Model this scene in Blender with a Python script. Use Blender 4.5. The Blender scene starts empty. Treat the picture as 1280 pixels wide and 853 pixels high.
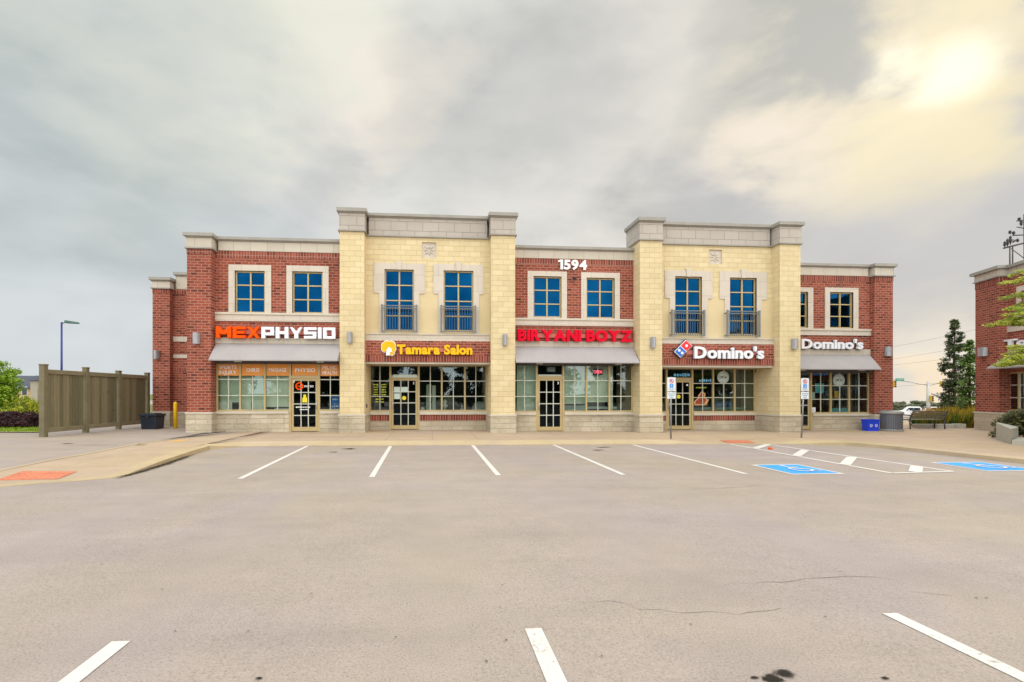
import bpy, bmesh, math, random
from mathutils import Vector, Matrix, noise
random.seed(7)
# ------------------------------------------------------------------ camera
F, CX, HY, H = 600.0, 589.0, 493.0, 1.6            # lens in photo pixels, principal x, horizon y, eye height
TH = math.radians(4.63); CT, ST = math.cos(TH), math.sin(TH)
scene = bpy.context.scene
cam = bpy.data.cameras.new('camera'); camo = bpy.data.objects.new('camera', cam)
scene.collection.objects.link(camo); scene.camera = camo
cam.sensor_width = 36; cam.lens = F/1280*36
cam.shift_x = (640-CX)/1280; cam.shift_y = (HY-426.5)/1280
cam.clip_end = 6000; cam.clip_start = 0.05
camo.location = (0, 0, H); camo.rotation_euler = (math.radians(90), 0, -TH)
# ------------------------------------------------------------------ world, sun, exposure
def pxdir(px, py):
    t = (px-CX)/F; v = (HY-py)/F
    return Vector((t*CT+ST, CT-t*ST, v)).normalized()
SUN = pxdir(1178, 100)
world = bpy.data.worlds.new('World'); scene.world = world; world.use_nodes = True
wn = world.node_tree; wn.nodes.clear()
def N(nt, typ, **kw):
    n = nt.nodes.new(typ)
    for k, v in kw.items():
        if k.startswith('i_'):
            key = k[2:]
            key = int(key) if key.isdigit() else key.replace('_', ' ')
            n.inputs[key].default_value = v
        else: setattr(n, k, v)
    return n
def L(nt, a, b): nt.links.new(a, b)
def rgb(*c): return (c[0], c[1], c[2], 1)
def build_world():
    nt = wn
    out = N(nt, 'ShaderNodeOutputWorld'); bg = N(nt, 'ShaderNodeBackground'); bg.inputs[1].default_value = 0.1
    L(nt, bg.outputs[0], out.inputs[0])
    sky = N(nt, 'ShaderNodeTexSky', sky_type='NISHITA', sun_disc=False)
    sky.sun_elevation = math.asin(SUN.z); sky.sun_rotation = math.atan2(SUN.x, SUN.y)
    tc = N(nt, 'ShaderNodeTexCoord')
    D = tc.outputs['Generated']
    def math_(op, a, b=None, clamp=False):
        m = N(nt, 'ShaderNodeMath', operation=op, use_clamp=clamp)
        for i, v in enumerate((a, b)):
            if v is None: continue
            if isinstance(v, (int, float)): m.inputs[i].default_value = v
            else: L(nt, v, m.inputs[i])
        return m.outputs[0]
    def mr(v, a, b, c, d, smooth=True):
        m = N(nt, 'ShaderNodeMapRange', interpolation_type='SMOOTHSTEP' if smooth else 'LINEAR')
        L(nt, v, m.inputs[0])
        for i, x in enumerate((a, b, c, d)): m.inputs[i+1].default_value = x
        return m.outputs[0]
    def mixc(f, a, b, bt='MIX'):
        m = N(nt, 'ShaderNodeMix', data_type='RGBA', blend_type=bt)
        for i, v in ((0, f), (6, a), (7, b)):
            if isinstance(v, (int, float)): m.inputs[i].default_value = v
            elif isinstance(v, tuple): m.inputs[i].default_value = v
            else: L(nt, v, m.inputs[i])
        return m.outputs[2]
    mp = N(nt, 'ShaderNodeMapping'); mp.inputs['Scale'].default_value = (1.0, 1.0, 2.1); mp.inputs['Rotation'].default_value = (0, math.radians(-12), 0)
    L(nt, D, mp.inputs[0])
    n1 = N(nt, 'ShaderNodeTexNoise', i_Scale=2.1, i_Detail=7.0, i_Roughness=0.48, i_Distortion=0.35); L(nt, mp.outputs[0], n1.inputs['Vector'])
    n2 = N(nt, 'ShaderNodeTexNoise', i_Scale=1.1, i_Detail=4.0, i_Roughness=0.5); L(nt, mp.outputs[0], n2.inputs['Vector'])
    sep = N(nt, 'ShaderNodeSeparateXYZ'); L(nt, D, sep.inputs[0])
    # warped direction for the lit patches
    nv = N(nt, 'ShaderNodeTexNoise', i_Scale=3.0, i_Detail=5.0, i_Roughness=0.55); L(nt, mp.outputs[0], nv.inputs['Vector'])
    sub = N(nt, 'ShaderNodeVectorMath', operation='SUBTRACT'); L(nt, nv.outputs['Color'], sub.inputs[0]); sub.inputs[1].default_value = (.5, .5, .5)
    sc = N(nt, 'ShaderNodeVectorMath', operation='SCALE'); L(nt, sub.outputs[0], sc.inputs[0]); sc.inputs['Scale'].default_value = .55
    add = N(nt, 'ShaderNodeVectorMath', operation='ADD'); L(nt, D, add.inputs[0]); L(nt, sc.outputs[0], add.inputs[1])
    nrm = N(nt, 'ShaderNodeVectorMath', operation='NORMALIZE'); L(nt, add.outputs[0], nrm.inputs[0])
    def lobe(px, py, rad_deg, warp=True):
        d = pxdir(px, py)
        dt = N(nt, 'ShaderNodeVectorMath', operation='DOT_PRODUCT')
        L(nt, nrm.outputs[0] if warp else D, dt.inputs[0]); dt.inputs[1].default_value = d
        return mr(dt.outputs['Value'], math.cos(math.radians(rad_deg)), 1.0, 0, 1)
    side = mr(sep.outputs[0], -.75, .7, 0, 1)
    def P(v, e): return math_('POWER', v, e)
    def glow(px, py, rad_deg, e=2.0, warp=False):
        d = pxdir(px, py); dt = N(nt, 'ShaderNodeVectorMath', operation='DOT_PRODUCT')
        if warp:
            a_ = N(nt, 'ShaderNodeVectorMath', operation='MULTIPLY_ADD'); L(nt, sc.outputs[0], a_.inputs[0]); a_.inputs[1].default_value = (warp,)*3; L(nt, D, a_.inputs[2])
            b_ = N(nt, 'ShaderNodeVectorMath', operation='NORMALIZE'); L(nt, a_.outputs[0], b_.inputs[0]); L(nt, b_.outputs[0], dt.inputs[0])
        else: L(nt, D, dt.inputs[0])
        dt.inputs[1].default_value = d
        return P(mr(dt.outputs['Value'], math.cos(math.radians(rad_deg)), 1.0, 0, 1, False), e)
    n3 = N(nt, 'ShaderNodeTexNoise', i_Scale=5.5, i_Detail=8.0, i_Roughness=0.52, i_Distortion=0.25); L(nt, mp.outputs[0], n3.inputs['Vector'])
    dark = mixc(side, rgb(.44, .49, .50), rgb(.50, .495, .47))
    light = mixc(side, rgb(.74, .77, .76), rgb(.83, .79, .72))
    nn = math_('ADD', math_('MULTIPLY', n1.outputs[0], .58), math_('MULTIPLY', n3.outputs[0], .42))
    col = mixc(mr(nn, .39, .60, 0, 1), dark, light)
    hz = mr(sep.outputs[2], .0, .42, .9, 0)
    col = mixc(math_('MULTIPLY', hz, mr(n1.outputs[0], .3, .6, .55, 1)), col, mixc(side, rgb(.68, .72, .75), rgb(.80, .755, .69)))
    # brighter and darker banks of cloud
    for px, py, r, c, s in ((300, 10, 19, (.88, .87, .74), .9), (470, 120, 9, (.94, .86, .76), .85), (400, 230, 9, (.80, .76, .72), .4), (40, 400, 14, (.74, .78, .80), .6), (780, 60, 16, (.78, .75, .70), .5), (640, 200, 11, (.78, .755, .71), .45), (880, 60, 8, (.80, .76, .68), .45),
                            (1180, 400, 7, (.92, .82, .66), .5), (1150, 500, 5, (1.0, .80, .55), .6)):
        col = mixc(math_('MULTIPLY', lobe(px, py, r), s), col, rgb(*c))
    for px, py, r, c, s in ((100, 130, 17, (.53, .59, .59), .5), (570, 110, 13, (.56, .565, .54), .5), (1020, 30, 10, (.55, .55, .50), .6), (960, 240, 12, (.54, .54, .54), .65), (1180, 250, 14, (.55, .55, .56), .7), (300, 300, 12, (.58, .62, .64), .4)):
        col = mixc(math_('MULTIPLY', lobe(px, py, r), s), col, rgb(*c))
    # sunlight breaking through, warm, broken up by the cloud detail
    brk = mr(math_('ADD', math_('MULTIPLY', n3.outputs[0], .6), math_('MULTIPLY', n1.outputs[0], .4)), .40, .60, 0, 1)
    for px, py, r, c, s, e in ((1215, 92, 12, (.95, .82, .48), .85, 1.5), (1060, 120, 11, (.94, .83, .58), 1.0, 1.0), (965, 160, 8, (.93, .83, .70), 1.1, 1.0)):
        col = mixc(math_('MULTIPLY', math_('MULTIPLY', glow(px, py, r, e, .35), s), brk, True), col, rgb(*c))
    for px, py, r, s, e in ((1112, 88, 1.8, 1.0, 1.4), (1174, 99, 2.1, 1.1, 1.3), (1208, 96, 2.1, .9, 1.4), (1160, 95, 6, .12, 1.4)):
        col = mixc(math_('MULTIPLY', math_('MULTIPLY', glow(px, py, r*1.25, e*1.3, .16), s), mr(n3.outputs[0], .36, .56, .25, 1), True), col, rgb(1.2, 1.12, .88))
    # sky boosted overhead and behind the camera, added to light facade and ground
    up = mr(sep.outputs[2], .60, .95, 1.0, 3.4)
    back = mr(sep.outputs[1], .25, -.45, 1.0, 3.9)
    k = math_('MAXIMUM', up, back)
    k = math_('MULTIPLY', k, 10.0)
    vm = N(nt, 'ShaderNodeVectorMath', operation='SCALE'); L(nt, col, vm.inputs[0]); L(nt, k, vm.inputs['Scale'])
    fin = mixc(.97, sky.outputs[0], vm.outputs[0])
    L(nt, fin, bg.inputs[0])
build_world()
sl = bpy.data.lights.new('sun', 'SUN'); sl.energy = 0.5; sl.angle = math.radians(30); sl.color = (1.0, .90, .72)
so = bpy.data.objects.new('sun', sl); scene.collection.objects.link(so)
so.rotation_euler = SUN.to_track_quat('Z', 'Y').to_euler(); so.location = (30, 20, 30)
scene.view_settings.view_transform = 'Standard'; scene.view_settings.look = 'None'
scene.view_settings.exposure = 0.0; scene.view_settings.gamma = 1.0

# ------------------------------------------------------------------ places
def sstep(a, b, x):
    t = max(0, min(1, (x-a)/(b-a))); return t*t*(3-2*t)
K = .0067
def zg(x, y):
    u = (x+y)*.7071
    return -K*max(-40, min(60, x)) - (2.1*sstep(38, 80, u)+.024*max(0, u-120))*sstep(2, 28, x)
def swh(x, y):
    if x < 2: return SW*sstep(9.0, 12.4, y)
    nt_ = max(0, 1-max(0, abs(x-10.3)-1.3)/1.0); return SW*(1-.92*nt_*(1-sstep(15.9, 17.4, y)))
SW = .125
def X(px, Y):
    t = (px-CX)/F; return Y/(CT-t*ST)*(t*CT+ST)
def Z(px, py, Y):
    t = (px-CX)/F; return H+(HY-py)*Y/(CT-t*ST)/F
def G(px, py, dz=0.0):
    t = (px-CX)/F; z = dz
    for _ in range(12):
        d = F*(H-z)/(py-HY); x = d*(t*CT+ST); y = d*(CT-t*ST); z = zg(x, y)+dz
    return Vector((x, y, z))
def GS(px, py, dz=0.0):
    p = G(px, py)
    for _ in range(8): p = G(px, py, swh(p.x, p.y)+dz)
    return p
def P3(px, py, d):
    t = (px-CX)/F; return Vector((d*(t*CT+ST), d*(CT-t*ST), H+(HY-py)*d/F))
# ------------------------------------------------------------------ mesh helpers
ORG = {}
class MB:
    def __init__(s): s.v = []; s.f = []; s.sm = []
    def add(s, vs, fs, smooth=False):
        b = len(s.v); s.v += [Vector(v) for v in vs]; s.f += [tuple(i+b for i in f) for f in fs]; s.sm += [smooth]*len(fs); return s
    def box(s, x0, x1, y0, y1, z0, z1):
        if x0 > x1: x0, x1 = x1, x0
        if y0 > y1: y0, y1 = y1, y0
        if z0 > z1: z0, z1 = z1, z0
        return s.add([(x0,y0,z0),(x1,y0,z0),(x1,y1,z0),(x0,y1,z0),(x0,y0,z1),(x1,y0,z1),(x1,y1,z1),(x0,y1,z1)],
              [(0,3,2,1),(4,5,6,7),(0,1,5,4),(1,2,6,5),(2,3,7,6),(3,0,4,7)])
    def sheet(s, x0, x1, y0, y1, z0, z1):
        if abs(y1-y0) < abs(x1-x0): y = (y0+y1)/2; return s.add([(x0,y,z0),(x1,y,z0),(x1,y,z1),(x0,y,z1)], [(0,1,2,3)])
        x = (x0+x1)/2; return s.add([(x,y0,z0),(x,y1,z0),(x,y1,z1),(x,y0,z1)], [(0,1,2,3)])
    def obox(s, c, ax, ay, az):
        c = Vector(c); ax, ay, az = Vector(ax), Vector(ay), Vector(az)
        vs = [c+sx*ax+sy*ay+sz*az for sz in (-1,1) for sx, sy in ((-1,-1),(1,-1),(1,1),(-1,1))]
        return s.add(vs, [(0,3,2,1),(4,5,6,7),(0,1,5,4),(1,2,6,5),(2,3,7,6),(3,0,4,7)])
    def tube(s, p0, p1, r0, r1=None, n=10, caps=True):
        p0, p1 = Vector(p0), Vector(p1); r1 = r0 if r1 is None else r1
        d = (p1-p0).normalized(); a = d.orthogonal().normalized(); b = d.cross(a)
        vs = []
        for p, r in ((p0, r0), (p1, r1)):
            for i in range(n):
                t = 2*math.pi*i/n; vs.append(p+r*(math.cos(t)*a+math.sin(t)*b))
        base = len(s.v); s.v += vs
        for i in range(n):
            j = (i+1) % n; s.f.append((base+i, base+j, base+n+j, base+n+i)); s.sm.append(True)
        if caps:
            s.f.append(tuple(base+i for i in reversed(range(n)))); s.sm.append(False)
            s.f.append(tuple(base+n+i for i in range(n))); s.sm.append(False)
        return s
    def lathe(s, c, prof, n=20, sx=1, sy=1):
        base = len(s.v); c = Vector(c)
        for r, z in prof:
            for i in range(n):
                t = 2*math.pi*i/n; s.v.append(c+Vector((r*math.cos(t)*sx, r*math.sin(t)*sy, z)))
        for k in range(len(prof)-1):
            for i in range(n):
                j = (i+1) % n; s.f.append((base+k*n+i, base+k*n+j, base+(k+1)*n+j, base+(k+1)*n+i)); s.sm.append(True)
        s.f.append(tuple(base+i for i in reversed(range(n)))); s.sm.append(False)
        s.f.append(tuple(base+(len(prof)-1)*n+i for i in range(n))); s.sm.append(False)
        return s
    def prism(s, poly, o, u, v, w):
        """extrude 2D polygon (ccw) laid on o + a*u + b*v along w"""
        o, u, v, w = Vector(o), Vector(u), Vector(v), Vector(w); n = len(poly)
        vs = [o+a*u+b*v for a, b in poly]+[o+a*u+b*v+w for a, b in poly]
        fs = [tuple(reversed(range(n))), tuple(range(n, 2*n))]+[(i, (i+1) % n, n+(i+1) % n, n+i) for i in range(n)]
        return s.add(vs, fs)
    def flat(s, pts): return s.add(pts, [tuple(range(len(pts)))])
    def build(s, name, mat, parent=None, loc=None, bevel=0, seg=2, recalc=True):
        me = bpy.data.meshes.new(name)
        org = ORG.get(parent.name, Vector((0,0,0))) if parent is not None else (Vector(loc) if loc is not None else Vector((0,0,0)))
        me.from_pydata([tuple(v-org) for v in s.v], [], s.f)
        me.polygons.foreach_set('use_smooth', s.sm)
        if recalc:
            bm = bmesh.new(); bm.from_mesh(me); bmesh.ops.recalc_face_normals(bm, faces=bm.faces); bm.to_mesh(me); bm.free()
        me.materials.append(mat)
        o = bpy.data.objects.new(name, me); scene.collection.objects.link(o)
        if parent is not None: o.parent = parent
        else: o.location = org
        ORG[o.name] = org
        if bevel:
            m = o.modifiers.new('bevel', 'BEVEL'); m.width = bevel; m.segments = seg; m.limit_method = 'ANGLE'
        return o
def tag(o, label=None, cat=None, group=None, kind=None):
    if label: o['label'] = label
    if cat: o['category'] = cat
    if group: o['group'] = group
    if kind: o['kind'] = kind
    return o
def empty(name, loc, label, cat, group=None, rz=0, local=False):
    o = bpy.data.objects.new(name, None); scene.collection.objects.link(o)
    o.location = loc; o.rotation_euler = (0, 0, rz); o.empty_display_size = .2
    ORG[o.name] = Vector((0,0,0)) if local else Vector(loc)
    return tag(o, label, cat, group)
# ------------------------------------------------------------------ materials
MATS = {}
def newmat(name):
    m = bpy.data.materials.new(name); m.use_nodes = True; nt = m.node_tree
    return m, nt, nt.nodes['Principled BSDF']
def setp(b, **kw):
    for k, v in kw.items(): b.inputs[k.replace('_', ' ')].default_value = v
def noise_n(nt, vec, scale, detail=4, rough=.5, dist=0):
    n = N(nt, 'ShaderNodeTexNoise', i_Scale=float(scale), i_Detail=float(detail), i_Roughness=rough, i_Distortion=float(dist))
    if vec is not None: L(nt, vec, n.inputs['Vector'])
    return n
def ramp(nt, fac, stops):
    r = N(nt, 'ShaderNodeValToRGB'); e = r.color_ramp.elements
    while len(e) < len(stops): e.new(.5)
    for i, (p, c) in enumerate(stops): e[i].position = p; e[i].color = c if len(c) == 4 else (*c, 1)
    L(nt, fac, r.inputs[0]); return r.outputs[0]
def mix(nt, f, a, b, bt='MIX'):
    m = N(nt, 'ShaderNodeMix', data_type='RGBA', blend_type=bt)
    for i, v in ((0, f), (6, a), (7, b)):
        if isinstance(v, (int, float)): m.inputs[i].default_value = v
        elif isinstance(v, tuple): m.inputs[i].default_value = v if len(v) == 4 else (*v, 1)
        else: L(nt, v, m.inputs[i])
    return m.outputs[2]
def bump(nt, b, h, strength=.3, dist=.01):
    n = N(nt, 'ShaderNodeBump', i_Strength=strength, i_Distance=dist); L(nt, h, n.inputs['Height']); L(nt, n.outputs[0], b.inputs['Normal'])
def facevec(nt, swap=False, zoff=0.0):
    """object coordinates laid on the face: (along the wall, height)"""
    tc = N(nt, 'ShaderNodeTexCoord'); s = N(nt, 'ShaderNodeSeparateXYZ'); L(nt, tc.outputs['Object'], s.inputs[0])
    sn = N(nt, 'ShaderNodeSeparateXYZ'); L(nt, tc.outputs['Normal'], sn.inputs[0])
    ab = N(nt, 'ShaderNodeMath', operation='ABSOLUTE'); L(nt, sn.outputs[0], ab.inputs[0])
    gt = N(nt, 'ShaderNodeMath', operation='GREATER_THAN'); L(nt, ab.outputs[0], gt.inputs[0]); gt.inputs[1].default_value = .6
    m = N(nt, 'ShaderNodeMix', data_type='FLOAT'); L(nt, gt.outputs[0], m.inputs[0]); L(nt, s.outputs[0], m.inputs[2]); L(nt, s.outputs[1], m.inputs[3])
    c = N(nt, 'ShaderNodeCombineXYZ')
    zo = N(nt, 'ShaderNodeMath', operation='SUBTRACT'); L(nt, s.outputs[2], zo.inputs[0]); zo.inputs[1].default_value = zoff
    L(nt, m.outputs[0], c.inputs[1 if swap else 0]); L(nt, zo.outputs[0], c.inputs[0 if swap else 1])
    return c.outputs[0], tc.outputs['Object']
def brickmat(name, w, h, mortar, stops, mcol, offset=.5, swap=False, bumpd=.006, rough=.9, grime=.25, squash=1.0, rockbump=0, zoff=0.0):
    m, nt, b = newmat(name); vec, obj = facevec(nt, swap, zoff)
    br = N(nt, 'ShaderNodeTexBrick', offset=offset, squash=squash, squash_frequency=2)
    L(nt, vec, br.inputs['Vector']); setp(br, Scale=1.0, Mortar_Size=mortar, Mortar_Smooth=.15, Bias=0.0, Brick_Width=w, Row_Height=h)
    br.inputs['Color1'].default_value = (0,0,0,1); br.inputs['Color2'].default_value = (1,1,1,1); br.inputs['Mortar'].default_value = (.5,.5,.5,1)
    n0 = noise_n(nt, obj, 9, 3)
    jit = mix(nt, .35, br.outputs['Color'], n0.outputs[0])
    c = ramp(nt, jit, stops)
    c = mix(nt, br.outputs['Fac'], c, mcol)
    g = noise_n(nt, obj, .7, 6, .65); gg = ramp(nt, g.outputs[0], [(.3, (1-grime,)*3), (.65, (1,)*3)])
    c = mix(nt, 1.0, c, gg, 'MULTIPLY')
    L(nt, c, b.inputs['Base Color']); setp(b, Roughness=rough)
    fine = noise_n(nt, obj, 60 if not rockbump else 14, 5, .6)
    hh = N(nt, 'ShaderNodeMath', operation='MULTIPLY_ADD'); L(nt, br.outputs['Fac'], hh.inputs[0]); hh.inputs[1].default_value = -1.0
    sc = N(nt, 'ShaderNodeMath', operation='MULTIPLY'); L(nt, fine.outputs[0], sc.inputs[0]); sc.inputs[1].default_value = .4 if not rockbump else rockbump
    L(nt, sc.outputs[0], hh.inputs[2]); bump(nt, b, hh.outputs[0], .8, bumpd)
    return m
RED = [(.0, (.022,.006,.006)), (.12, (.07,.014,.011)), (.26, (.20,.038,.020)), (.55, (.30,.06,.029)), (.85, (.33,.08,.05)), (1, (.40,.12,.08))]
M = {}
M['brick'] = brickmat('red_brick', .26, .104, .013, RED, (.41,.20,.14,1))
M['soldier'] = brickmat('soldier_brick', .34, .105, .012, [(0,(.10,.016,.010)),(.5,(.25,.048,.026)),(1,(.37,.095,.06))], (.40,.22,.165,1), offset=0, swap=True)
M['yellow'] = brickmat('yellow_block', .42, .205, .006, [(0,(.61,.485,.275)),(.5,(.66,.535,.31)),(1,(.71,.59,.36))], (.50,.39,.215,1), grime=.10, bumpd=.006)
M['yellow_flat'] = brickmat('yellow_render', .8, .41, .003, [(0,(.635,.51,.295)),(1,(.67,.54,.315))], (.59,.48,.29,1), grime=.10, bumpd=.002)
M['frieze'] = brickmat('precast_frieze', .62, .36, .007, [(0,(.42,.37,.32)),(1,(.47,.42,.37))], (.22,.19,.16,1), grime=.12)
M['frieze1'] = brickmat('precast_course', .62, 2.0, .006, [(0,(.50,.44,.36)),(1,(.56,.50,.42))], (.3,.26,.2,1), grime=.12)
M['stone'] = brickmat('rough_stone', .62, .20, .006, [(0,(.47,.395,.28)),(.5,(.55,.47,.345)),(1,(.62,.54,.41))], (.40,.33,.24,1), grime=.30, bumpd=.03, rockbump=1.6, squash=.7)
M['stone_dark'] = brickmat('shaded_stone', .45, .20, .008, [(0,(.20,.17,.14)),(.5,(.30,.26,.21)),(1,(.44,.38,.31))], (.14,.12,.10,1), grime=.4, bumpd=.03, rockbump=1.6, squash=.7)
def plain(name, col, rough=.6, var=.12, scale=3, metal=0, spec=None, bumps=0, vscale=None):
    m, nt, b = newmat(name); tc = N(nt, 'ShaderNodeTexCoord')
    n = noise_n(nt, tc.outputs['Object'], scale, 5, .6)
    r = ramp(nt, n.outputs[0], [(.3, tuple(c*(1-var) for c in col)), (.7, tuple(min(1, c*(1+var*.6)) for c in col))])
    L(nt, r, b.inputs['Base Color']); setp(b, Roughness=rough, Metallic=metal)
    if spec is not None: b.inputs['Specular IOR Level'].default_value = spec
    if bumps:
        n2 = noise_n(nt, tc.outputs['Object'], vscale or 80, 3); bump(nt, b, n2.outputs[0], bumps, .004)
    return m
M['trim'] = brickmat('precast_trim', .62, .62, .005, [(0,(.56,.49,.41)),(1,(.61,.54,.455))], (.36,.31,.25,1), grime=.1, bumpd=.002)
M['sill'] = plain('precast_sill', (.56,.50,.40), .8, .12, 2)
M['coping'] = plain('metal_coping', (.29,.27,.235), .5, .12, 2)
M['frame'] = plain('tan_frame', (.46,.35,.17), .45, .08, 4)
M['muntin'] = plain('pale_muntin', (.55,.56,.47), .4, .05, 4)
M['awning'] = plain('awning_fabric', (.34,.315,.315), .75, .07, 1.2)
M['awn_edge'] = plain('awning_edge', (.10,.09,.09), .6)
M['dark'] = plain('dark_interior', (.035,.035,.03), .9)
M['room'] = plain('room_wall', (.10,.105,.085), .9)
M['blind'] = plain('roller_blind', (.66,.74,.62), .9, .08, 1.5)
M['blindp'] = plain('pale_blind', (.86,.90,.76), .9, .08, 1.5)
M['white'] = plain('white_paint', (.80,.80,.80), .4, .04)
M['letter_white'] = plain('white_letter', (.76,.77,.82), .35, .04)
M['letter_orange'] = plain('orange_letter', (.88,.085,.0), .7, .05, spec=.12)
M['letter_red'] = plain('red_letter', (.66,.002,.022), .7, .05, spec=.12)
M['letter_yellow'] = plain('yellow_letter', (.82,.46,.015), .7, .1, spec=.12)
M['letter_blue'] = plain('blue_letter', (.01,.13,.55), .4, .05)
M['sred'] = plain('emblem_red', (.72,.012,.03), .35, .05)
M['raceway'] = plain('red_raceway', (.50,.13,.10), .5, .05)
M['return_dark'] = plain('letter_return', (.03,.03,.04), .5)
M['lamp'] = plain('lamp_grey', (.34,.34,.36), .4, .06, metal=.3)
M['rail'] = plain('rail_paint', (.045,.05,.055), .4)
M['railpost'] = plain('rail_post', (.16,.16,.14), .5)
M['steel'] = plain('galvanised', (.30,.30,.31), .45, .1, metal=.5)
M['chrome'] = plain('handle_metal', (.6,.6,.6), .3, .05, metal=.8)
M['fence'] = plain('fence_board', (.165,.142,.08), .85, .25, 2.5, bumps=.3)
def boards():
    m, nt, b = newmat('fence_panel_boards'); tc = N(nt, 'ShaderNodeTexCoord'); g = N(nt, 'ShaderNodeNewGeometry')
    mp = N(nt, 'ShaderNodeMapping'); mp.inputs['Scale'].default_value = (6, 6, .7); L(nt, tc.outputs['Object'], mp.inputs[0])
    n = noise_n(nt, mp.outputs[0], 1.6, 5, .6, 1.2)
    f = mix(nt, .5, g.outputs['Random Per Island'], n.outputs[0])
    c = ramp(nt, f, [(.2, (.095,.085,.045)), (.5, (.155,.135,.072)), (.8, (.21,.18,.10))])
    v = N(nt, 'ShaderNodeTexVoronoi', i_Scale=1.7); L(nt, tc.outputs['Object'], v.inputs['Vector'])
    k = ramp(nt, v.outputs['Distance'], [(.03, (.35,.35,.35)), (.08, (1,1,1))]); c = mix(nt, 1.0, c, k, 'MULTIPLY')
    L(nt, c, b.inputs['Base Color']); setp(b, Roughness=.85); return m
M['board'] = boards()
M['fence_cap'] = plain('fence_rail', (.20,.17,.10), .85, .2, 2.5)
M['navy'] = plain('navy_plastic', (.012,.018,.035), .4)
M['bollard'] = plain('bollard_yellow', (.80,.50,.01), .5, .12, 4)
M['binbody'] = plain('bin_slat', (.13,.13,.15), .5, .1, metal=.2)
M['binlid'] = plain('bin_lid', (.26,.26,.25), .5, .1)
M['bluebox'] = plain('blue_box', (.006,.045,.62), .45)
M['bench'] = plain('bench_slat', (.14,.115,.07), .6, .15)
M['bench_iron'] = plain('bench_iron', (.06,.055,.06), .5)
M['planter'] = plain('planter_concrete', (.42,.40,.34), .85, .12, 4, bumps=.3)
M['truck'] = plain('vehicle_white', (.75,.76,.78), .25, .03)
M['tyre'] = plain('tyre_rubber', (.02,.02,.02), .8)
M['vglass'] = plain('vehicle_glass', (.02,.03,.04), .1)
M['chromed'] = plain('wheel_rim', (.4,.4,.4), .3, metal=.8)
M['plight'] = plain('pole_blue', (.008,.02,.22), .4)
M['lampglass'] = plain('lamp_head', (.03,.10,.08), .4)
M['conc_pole'] = plain('concrete_pole', (.45,.45,.42), .7)
M['green'] = plain('street_sign_green', (.0,.22,.13), .4)
M['sigyel'] = plain('signal_yellow', (.55,.33,.02), .5)
M['sigblack'] = plain('signal_black', (.02,.02,.02), .5)
M['bark'] = plain('bark', (.09,.07,.05), .9, .3, 12, bumps=.5)
M['wood_pole'] = plain('pole_wood', (.09,.075,.07), .9, .2)
M['housewall'] = plain('house_stucco', (.55,.36,.20), .9, .08)
M['housegrey'] = plain('house_stone', (.34,.30,.24), .9, .08)
M['roof'] = plain('roof_shingle', (.055,.062,.085), .8, .15, 5)
M['orange_film'] = plain('orange_film', (.72,.27,.035), .5, .12, 1.2)
M['sred_plate'] = plain('tactile_orange', (.58,.19,.10), .8, .18, 3)
M['paper'] = plain('paper', (.55,.66,.62), .7, .05)
M['poster_blue'] = plain('poster_blue', (.02,.18,.55), .5, .1)
M['poster_cyan'] = plain('poster_cyan', (.12,.45,.52), .5, .1)
M['poster_yellow'] = plain('poster_yellow', (.75,.42,.03), .5, .1)
M['stickyel'] = plain('sticker_yellow', (.80,.66,.02), .5, .05)
M['green_text'] = plain('lime_lettering', (.42,.48,.03), .5, .05)
M['signred'] = plain('sign_red', (.65,.03,.06), .5)
M['signblue'] = plain('sign_blue', (.02,.25,.75), .5)
M['greytext'] = plain('grey_print', (.25,.27,.28), .5)
M['plate'] = plain('sign_plate', (.66,.72,.76), .4, .04)
M['pizza_red'] = plain('pizza_red', (.30,.045,.02), .6, .5, 14)
M['pizza_crust'] = plain('pizza_crust', (.55,.30,.12), .6, .3, 10)
M['leather'] = plain('salon_chair', (.05,.06,.05), .5)
M['counter'] = plain('counter_green', (.20,.33,.24), .5)
M['steelblue'] = plain('display_blue', (.03,.12,.28), .3, .3, 2)
M['skinwhite'] = plain('plaster_white', (.6,.62,.58), .6)
def glassmat(name, tint, refl, minf):
    m, nt, b = newmat(name); nt.nodes.remove(b); out = nt.nodes['Material Output']
    tr = N(nt, 'ShaderNodeBsdfTransparent'); tr.inputs[0].default_value = (*tint, 1)
    gl = N(nt, 'ShaderNodeBsdfGlossy'); gl.inputs[0].default_value = (*refl, 1); gl.inputs['Roughness'].default_value = .01
    tc = N(nt, 'ShaderNodeTexCoord'); n = noise_n(nt, tc.outputs['Object'], .9, 2)
    bp = N(nt, 'ShaderNodeBump', i_Strength=.12, i_Distance=.02); L(nt, n.outputs[0], bp.inputs['Height']); L(nt, bp.outputs[0], gl.inputs['Normal'])
    fr = N(nt, 'ShaderNodeFresnel', i_IOR=1.5)
    ad = N(nt, 'ShaderNodeMath', operation='ADD', use_clamp=True); L(nt, fr.outputs[0], ad.inputs[0]); ad.inputs[1].default_value = minf
    mx = N(nt, 'ShaderNodeMixShader'); L(nt, ad.outputs[0], mx.inputs[0]); L(nt, tr.outputs[0], mx.inputs[1]); L(nt, gl.outputs[0], mx.inputs[2])
    L(nt, mx.outputs[0], out.inputs[0]); return m
M['glass'] = glassmat('shop_glass', (.82,.90,.84), (.66,.80,.84), .085)
M['glass_door'] = glassmat('door_glass', (.35,.4,.4), (.30,.40,.48), .0)
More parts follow.
